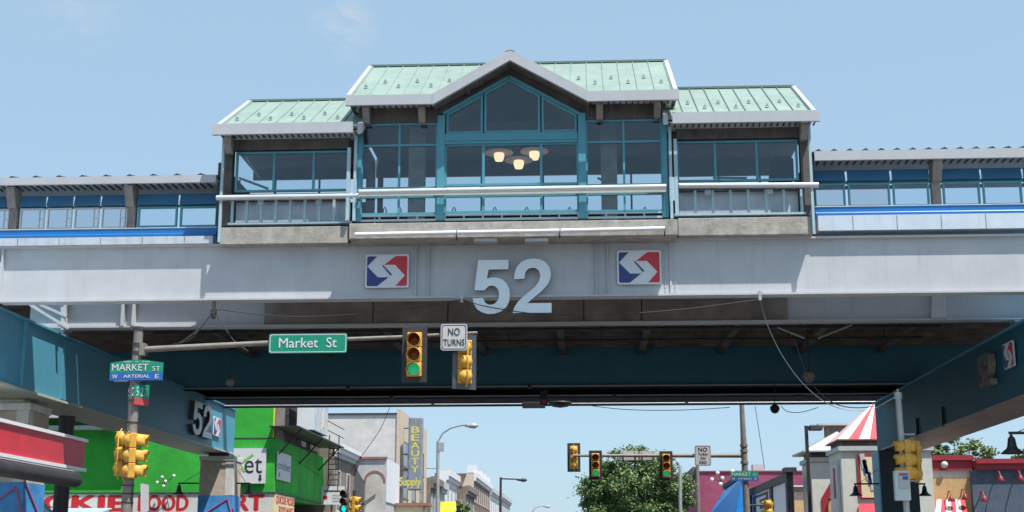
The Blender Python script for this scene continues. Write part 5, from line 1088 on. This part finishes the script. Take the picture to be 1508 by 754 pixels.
# restaurant body
Yq = 68.0; XA, XB = wx(1345, 700, Yq), wx(1428, 700, Yq)
t = thing('restaurant', ((XA+XB)/2+4, Yq+6, .13), 'tan and slate blue restaurant with a maroon parapet on the right', 'restaurant')
zp0, zp1 = wz(1390, 693, Yq), wz(1390, 672, Yq)
box('wall', M['tan'], t, XA-1, XB, Yq, Yq+12, .13, wz(1390, 703, Yq)); box('white_pier', M['turret'], t, XA-.2, wx(1356, 700, Yq), Yq-.12, Yq-.003, .13, zp0); box('white_band', M['turret'], t, XA-1, XB, Yq-.02, Yq+12, wz(1390, 703, Yq)+.003, zp0-.003)
box('parapet', M['parapet'], t, XA-1, XB+.1, Yq-.12, Yq+12, zp0, zp1); box('parapet_lip', M['parapet'], t, XA-1.05, XB+.2, Yq-.25, Yq-.123, zp1-.2, zp1+.04)
box('blue_wall', M['slate'], t, XB+.003, XB+16, Yq-.3, Yq+12, .13, wz(1470, 692, Yq)); 
cpz = wz(1470, 692, Yq); box('blue_wall_coping', M['parapet'], t, XB+.2, XB+16, Yq-.5, Yq+12, cpz+.003, cpz+.42); box('coping_lip', M['parapet'], t, XB+.2, XB+16.1, Yq-.62, Yq-.503, cpz+.28, cpz+.5)
P = W(1391, 684, Yq-.2); MB().lathe([(0, -.16), (.12, -.13), (.17, -.04), (.17, .04)], (P[0], Yq-.16, P[2]), 'Y', 16).build('round_wall_lamp', M['turret'], t)
def gooseneck(px, py, Y, label):
    X, _, Z = W(px, py, Y); t = thing('gooseneck_lamp', (X, Y, Z), label, 'lamp', 'red gooseneck lamps on the restaurant')
    MB().tube([(X, Y, Z), (X, Y-.25, Z+.3), (X, Y-.55, Z+.28), (X+.02, Y-.65, Z+.05)], .03, 8).build('neck', M['redlamp'], t)
    MB().lathe([(.04, .05), (.08, .0), (.2, -.22), (.19, -.23), (.05, -.03)], (X+.02, Y-.66, Z+.02), n=14).build('shade', M['redlamp'], t)
for px, py, lb in ((1467, 704, 'red gooseneck lamp high on the slate blue wall, the left one'), (1496, 703, 'red gooseneck lamp high on the slate blue wall, nearer the frame edge'), (1443, 733, 'low red gooseneck lamp on the slate blue wall'), (1395, 733, 'red gooseneck lamp right above the striped awning'), (1415, 730, 'small red gooseneck lamp right of the striped awning')):
    gooseneck(px, py, Yq-.3 if px > 1428 else Yq-.0, lb)
t = thing('striped_awning', W(1395, 754, Yq-.8), 'red and white striped awning on the tan restaurant wall', 'awning')
for k in range(7):
    a, b = 1371+k*7.4, 1371+(k+1)*7.4; fl = 1.05
    MB().hexa([W(1395+(a-1395)*.92, 736, Yq-.05), W(1395+(b-1395)*.92, 736, Yq-.05), W(1395+(b-1395)*1.15, 768, Yq-1.3), W(1395+(a-1395)*1.15, 768, Yq-1.3)], (0, .04, 0)).build('awning_strip', M['awnred' if k % 2 == 0 else 'awnwhite'], t)
# clusters of small white globes standing on the walls
def globes(px, py, Y, label, k=.5):
    P = W(px, py, Y); t = thing('globe_cluster', P, label, 'lamp', 'clusters of small white globes')
    MB().tube([(P[0]+.3, Y, P[2]-1.2), (P[0], Y, P[2]), (P[0]-.5*k, Y, P[2]+.1*k)], .02, 6).build('stem', M['dark'], t)
    for dx, dz in ((-.5*k*1.4, .1*k), (-.25*k, .4*k*1.5), (.1*k, .2*k), (.45*k*2, .45*k*1.6), (-.05*k, -.25*k)):
        MB().lathe([(0, -.12*k*1.3), (.09*k*1.3, -.08*k*1.3), (.12*k*1.3, 0), (.09*k*1.3, .08*k*1.3), (0, .12*k*1.3)], (P[0]+dx, Y, P[2]+dz), n=10).build('globe', M['pinkglobe'], t); MB().tube([(P[0]+dx, Y+.02, P[2]+dz), (P[0], Y+.02, P[2])], .02, 5).build('spoke', M['dark'], t)
globes(242, 712, 65.4, 'cluster of small white globes in front of the green wall'); globes(1062, 708, 96, 'cluster of small white globes in front of the maroon wall', .9)
# ================================================================== LEFT FOREGROUND: red canopy, pipes, stair
XK = -14.2
zA, zB = WX(60, 636, XK)[2], WX(60, 678, XK)[2]; yE = WX(125, 668, XK)[1]
t = thing('red_canopy', (XK-1.5, yE-8, zB), 'red shop canopy with white edges jutting in from the left', 'canopy')
box('fascia_panel', M['canred'], t, XK-.12, XK, yE-22, yE, zB+.0, zA)
box('top_edge', M['tubew'], t, XK-2.6, XK+.06, yE-22, yE+.05, zA+.003, zA+.09); box('bottom_edge', M['tubew'], t, XK-1.3, XK+.06, yE-22, yE+.05, zB-.09, zB-.003)
box('end_panel', M['canred'], t, XK-2.55, XK-.123, yE-.1, yE-.01, zB, zA) ; box('ceiling_panel', M['sgrey'], t, XK-2.5, XK-.13, yE-21.9, yE-.12, zB+.02, zB+.05)
t = thing('overhead_pipe', (XK, 36, WX(60, 698, XK)[2]), 'thick grey capped pipe under the red canopy', 'pipe')
zq = WX(80, 702, XK+.3)[2]; yq = WX(113, 707, XK+.3)[1]; MB().tube([(XK+.3, yq-20, zq), (XK+.3, yq-.1, zq), (XK+.3, yq, zq)], [.2, .2, .13], 16).build('pipe_body', M['dark'], t)
MB().tube([(XK+.3, yq-20, zq+.22), (XK+.3, yq-.3, zq+.22)], .025, 6).build('top_conduit', M['polelt'], t)
X, _, _ = W(94, 680, 43.0); t = thing('steel_post', (X, 43, .13), 'thick black round post behind the end of the red canopy', 'post')
MB().tube([(X, 43, .13), (X, 43, wz(94, 625, 43))], .24, 18).build('post_shaft', M['dark'], t); MB().tube([(X, 43, wz(94, 627, 43)), (X, 43, 6.19)], .27, 18).build('sleeve', M['dark'], t)
t = thing('stair_cover', W(60, 754, 48), 'pale sloping stair cover at the bottom left behind the black post', 'stair')
for k, (a, b) in enumerate((((36, 716), (75, 757)), ((37, 723), (68, 757)), ((38, 733), (60, 757)))): MB().bar(W(*a, 48), W(*b, 48), .5, .12).build('cover_edge', M['ledge' if k != 1 else 'sgrey'], t)
t = thing('wall_board', W(160, 754, 65.3), 'pale awning roof along the store front below the red letters', 'awning')
MB().hexa([(XC-24, 65.8, wz(150, 750, 65.8)-.0), (wx(165, 750, 65.8), 65.8, wz(150, 750, 65.8)), (wx(165, 750, 65.8), 64.2, wz(150, 757, 64.2)), (XC-24, 64.2, wz(150, 757, 64.2))], (0, 0, .06)).build('awning_sheet', M['framelt'], t)
# ================================================================== TREES
import numpy as np
def tree(name, label, base, H, lobes, n, leaf, seed, trunk=.3):
    rng = np.random.default_rng(seed); x, y, z = base
    t = thing(name, base, label, 'tree')
    tr = MB(); tr.tube([(x, y, z), (x+.1, y, z+H*.3), (x-.1, y, z+H*.55)], [trunk, trunk*.75, trunk*.5], 10)
    for lx, ly, lz, lr in lobes: tr.tube([(x, y, z+H*.3), (x+lx*.5, y+ly*.5, z+(H*.35+lz)*.5+.3), (x+lx, y+ly, z+lz)], [trunk*.45, trunk*.28, trunk*.08], 7)
    tr.build('trunk', M['bark'], t)
    L_ = np.array(lobes); wgt = L_[:, 3]**2; wgt /= wgt.sum()
    # clumps on lobes' shells, then leaves in clumps
    nc = max(40, n//190); li = rng.choice(len(lobes), nc, p=wgt)
    d = rng.normal(size=(nc, 3)); d /= np.linalg.norm(d, axis=1)[:, None]
    rad = L_[li, 3]*(rng.uniform(.5, 1.2, nc)); cc = L_[li, :3]+d*rad[:, None]*np.array([1, 1, .85])
    ci = rng.integers(0, nc, n); cs = rng.uniform(.3, .8, nc)*L_[li, 3].mean()*.36
    p = cc[ci]+rng.normal(size=(n, 3))*cs[ci][:, None]*np.array([1, 1, .7])
    nn = rng.normal(size=(n, 3))+np.array([0, 0, .9]); nn /= np.linalg.norm(nn, axis=1)[:, None]
    u = np.cross(nn, rng.normal(size=(n, 3))); u /= np.linalg.norm(u, axis=1)[:, None]; v = np.cross(nn, u)
    s_ = leaf*rng.uniform(.6, 1.3, n)[:, None]
    V = np.stack([p-u*s_*.5, p+v*s_*.28, p+u*s_*.5, p-v*s_*.28], 1).reshape(-1, 3)
    me = bpy.data.meshes.new('crown'); me.vertices.add(4*n); me.vertices.foreach_set('co', V.ravel()); me.loops.add(4*n); me.loops.foreach_set('vertex_index', np.arange(4*n))
    me.polygons.add(n); me.polygons.foreach_set('loop_start', np.arange(n)*4); me.polygons.foreach_set('loop_total', np.full(n, 4))
    me.materials.append(M['leaf']); me.materials.append(M['leaf2']); lt = (rng.random(nc) < .35)[ci]; me.polygons.foreach_set('material_index', lt.astype(np.int32)); me.update(calc_edges=True)
    o = bpy.data.objects.new('crown', me); COL.objects.link(o); o.parent = t
    return t
def lobes_for(px_list, Y, base):
    out = []
    for px, py, pr in px_list:
        P = W(px, py, Y); out.append((P[0]-base[0], random.uniform(-1, 1)*pr*Y/2050*.7, P[2]-base[2], pr*Y/2050))
    return out
b = (wx(930, 750, 112), 112, 0.13)
tree('street_tree', 'big leafy green tree closing the street behind the far signals', b, 7.5, lobes_for([(940, 682, 24), (905, 700, 24), (968, 700, 26), (985, 716, 22), (882, 722, 22), (930, 722, 30), (876, 742, 18), (960, 742, 28), (905, 752, 26), (1000, 740, 16), (940, 765, 34), (985, 765, 26), (895, 775, 28), (872, 715, 14), (1003, 722, 14), (935, 668, 12), (915, 672, 12)], 112, b), 85000, .23, 3, .35)
b = (wx(1400, 750, 84), 84, 0.13)
tree('broad_tree', 'loose green tree rising behind the maroon parapet', b, 6.5, lobes_for([(1375, 665, 12), (1405, 655, 13), (1428, 656, 11), (1445, 670, 12), (1385, 682, 16), (1415, 682, 18), (1455, 684, 12), (1400, 705, 20), (1430, 705, 22)], 84, b), 16000, .19, 5, .25)
b = (wx(1512, 750, 90), 90, 0.13)
tree('broad_tree', 'small piece of green tree at the right frame edge behind the restaurant', b, 6.5, lobes_for([(1497, 676, 8), (1515, 670, 12), (1530, 680, 16), (1515, 700, 16)], 90, b), 6000, .19, 9, .25)
b = (wx(682, 770, 135), 135, 0.13)
tree('young_tree', 'small yellow green tree in front of the yellow awning on the left', b, 4.2, lobes_for([(678, 743, 6), (687, 750, 7), (674, 756, 8), (684, 765, 9)], 135, b), 3000, .22, 12, .12)
b = (wx(770, 800, 330), 330, .0)
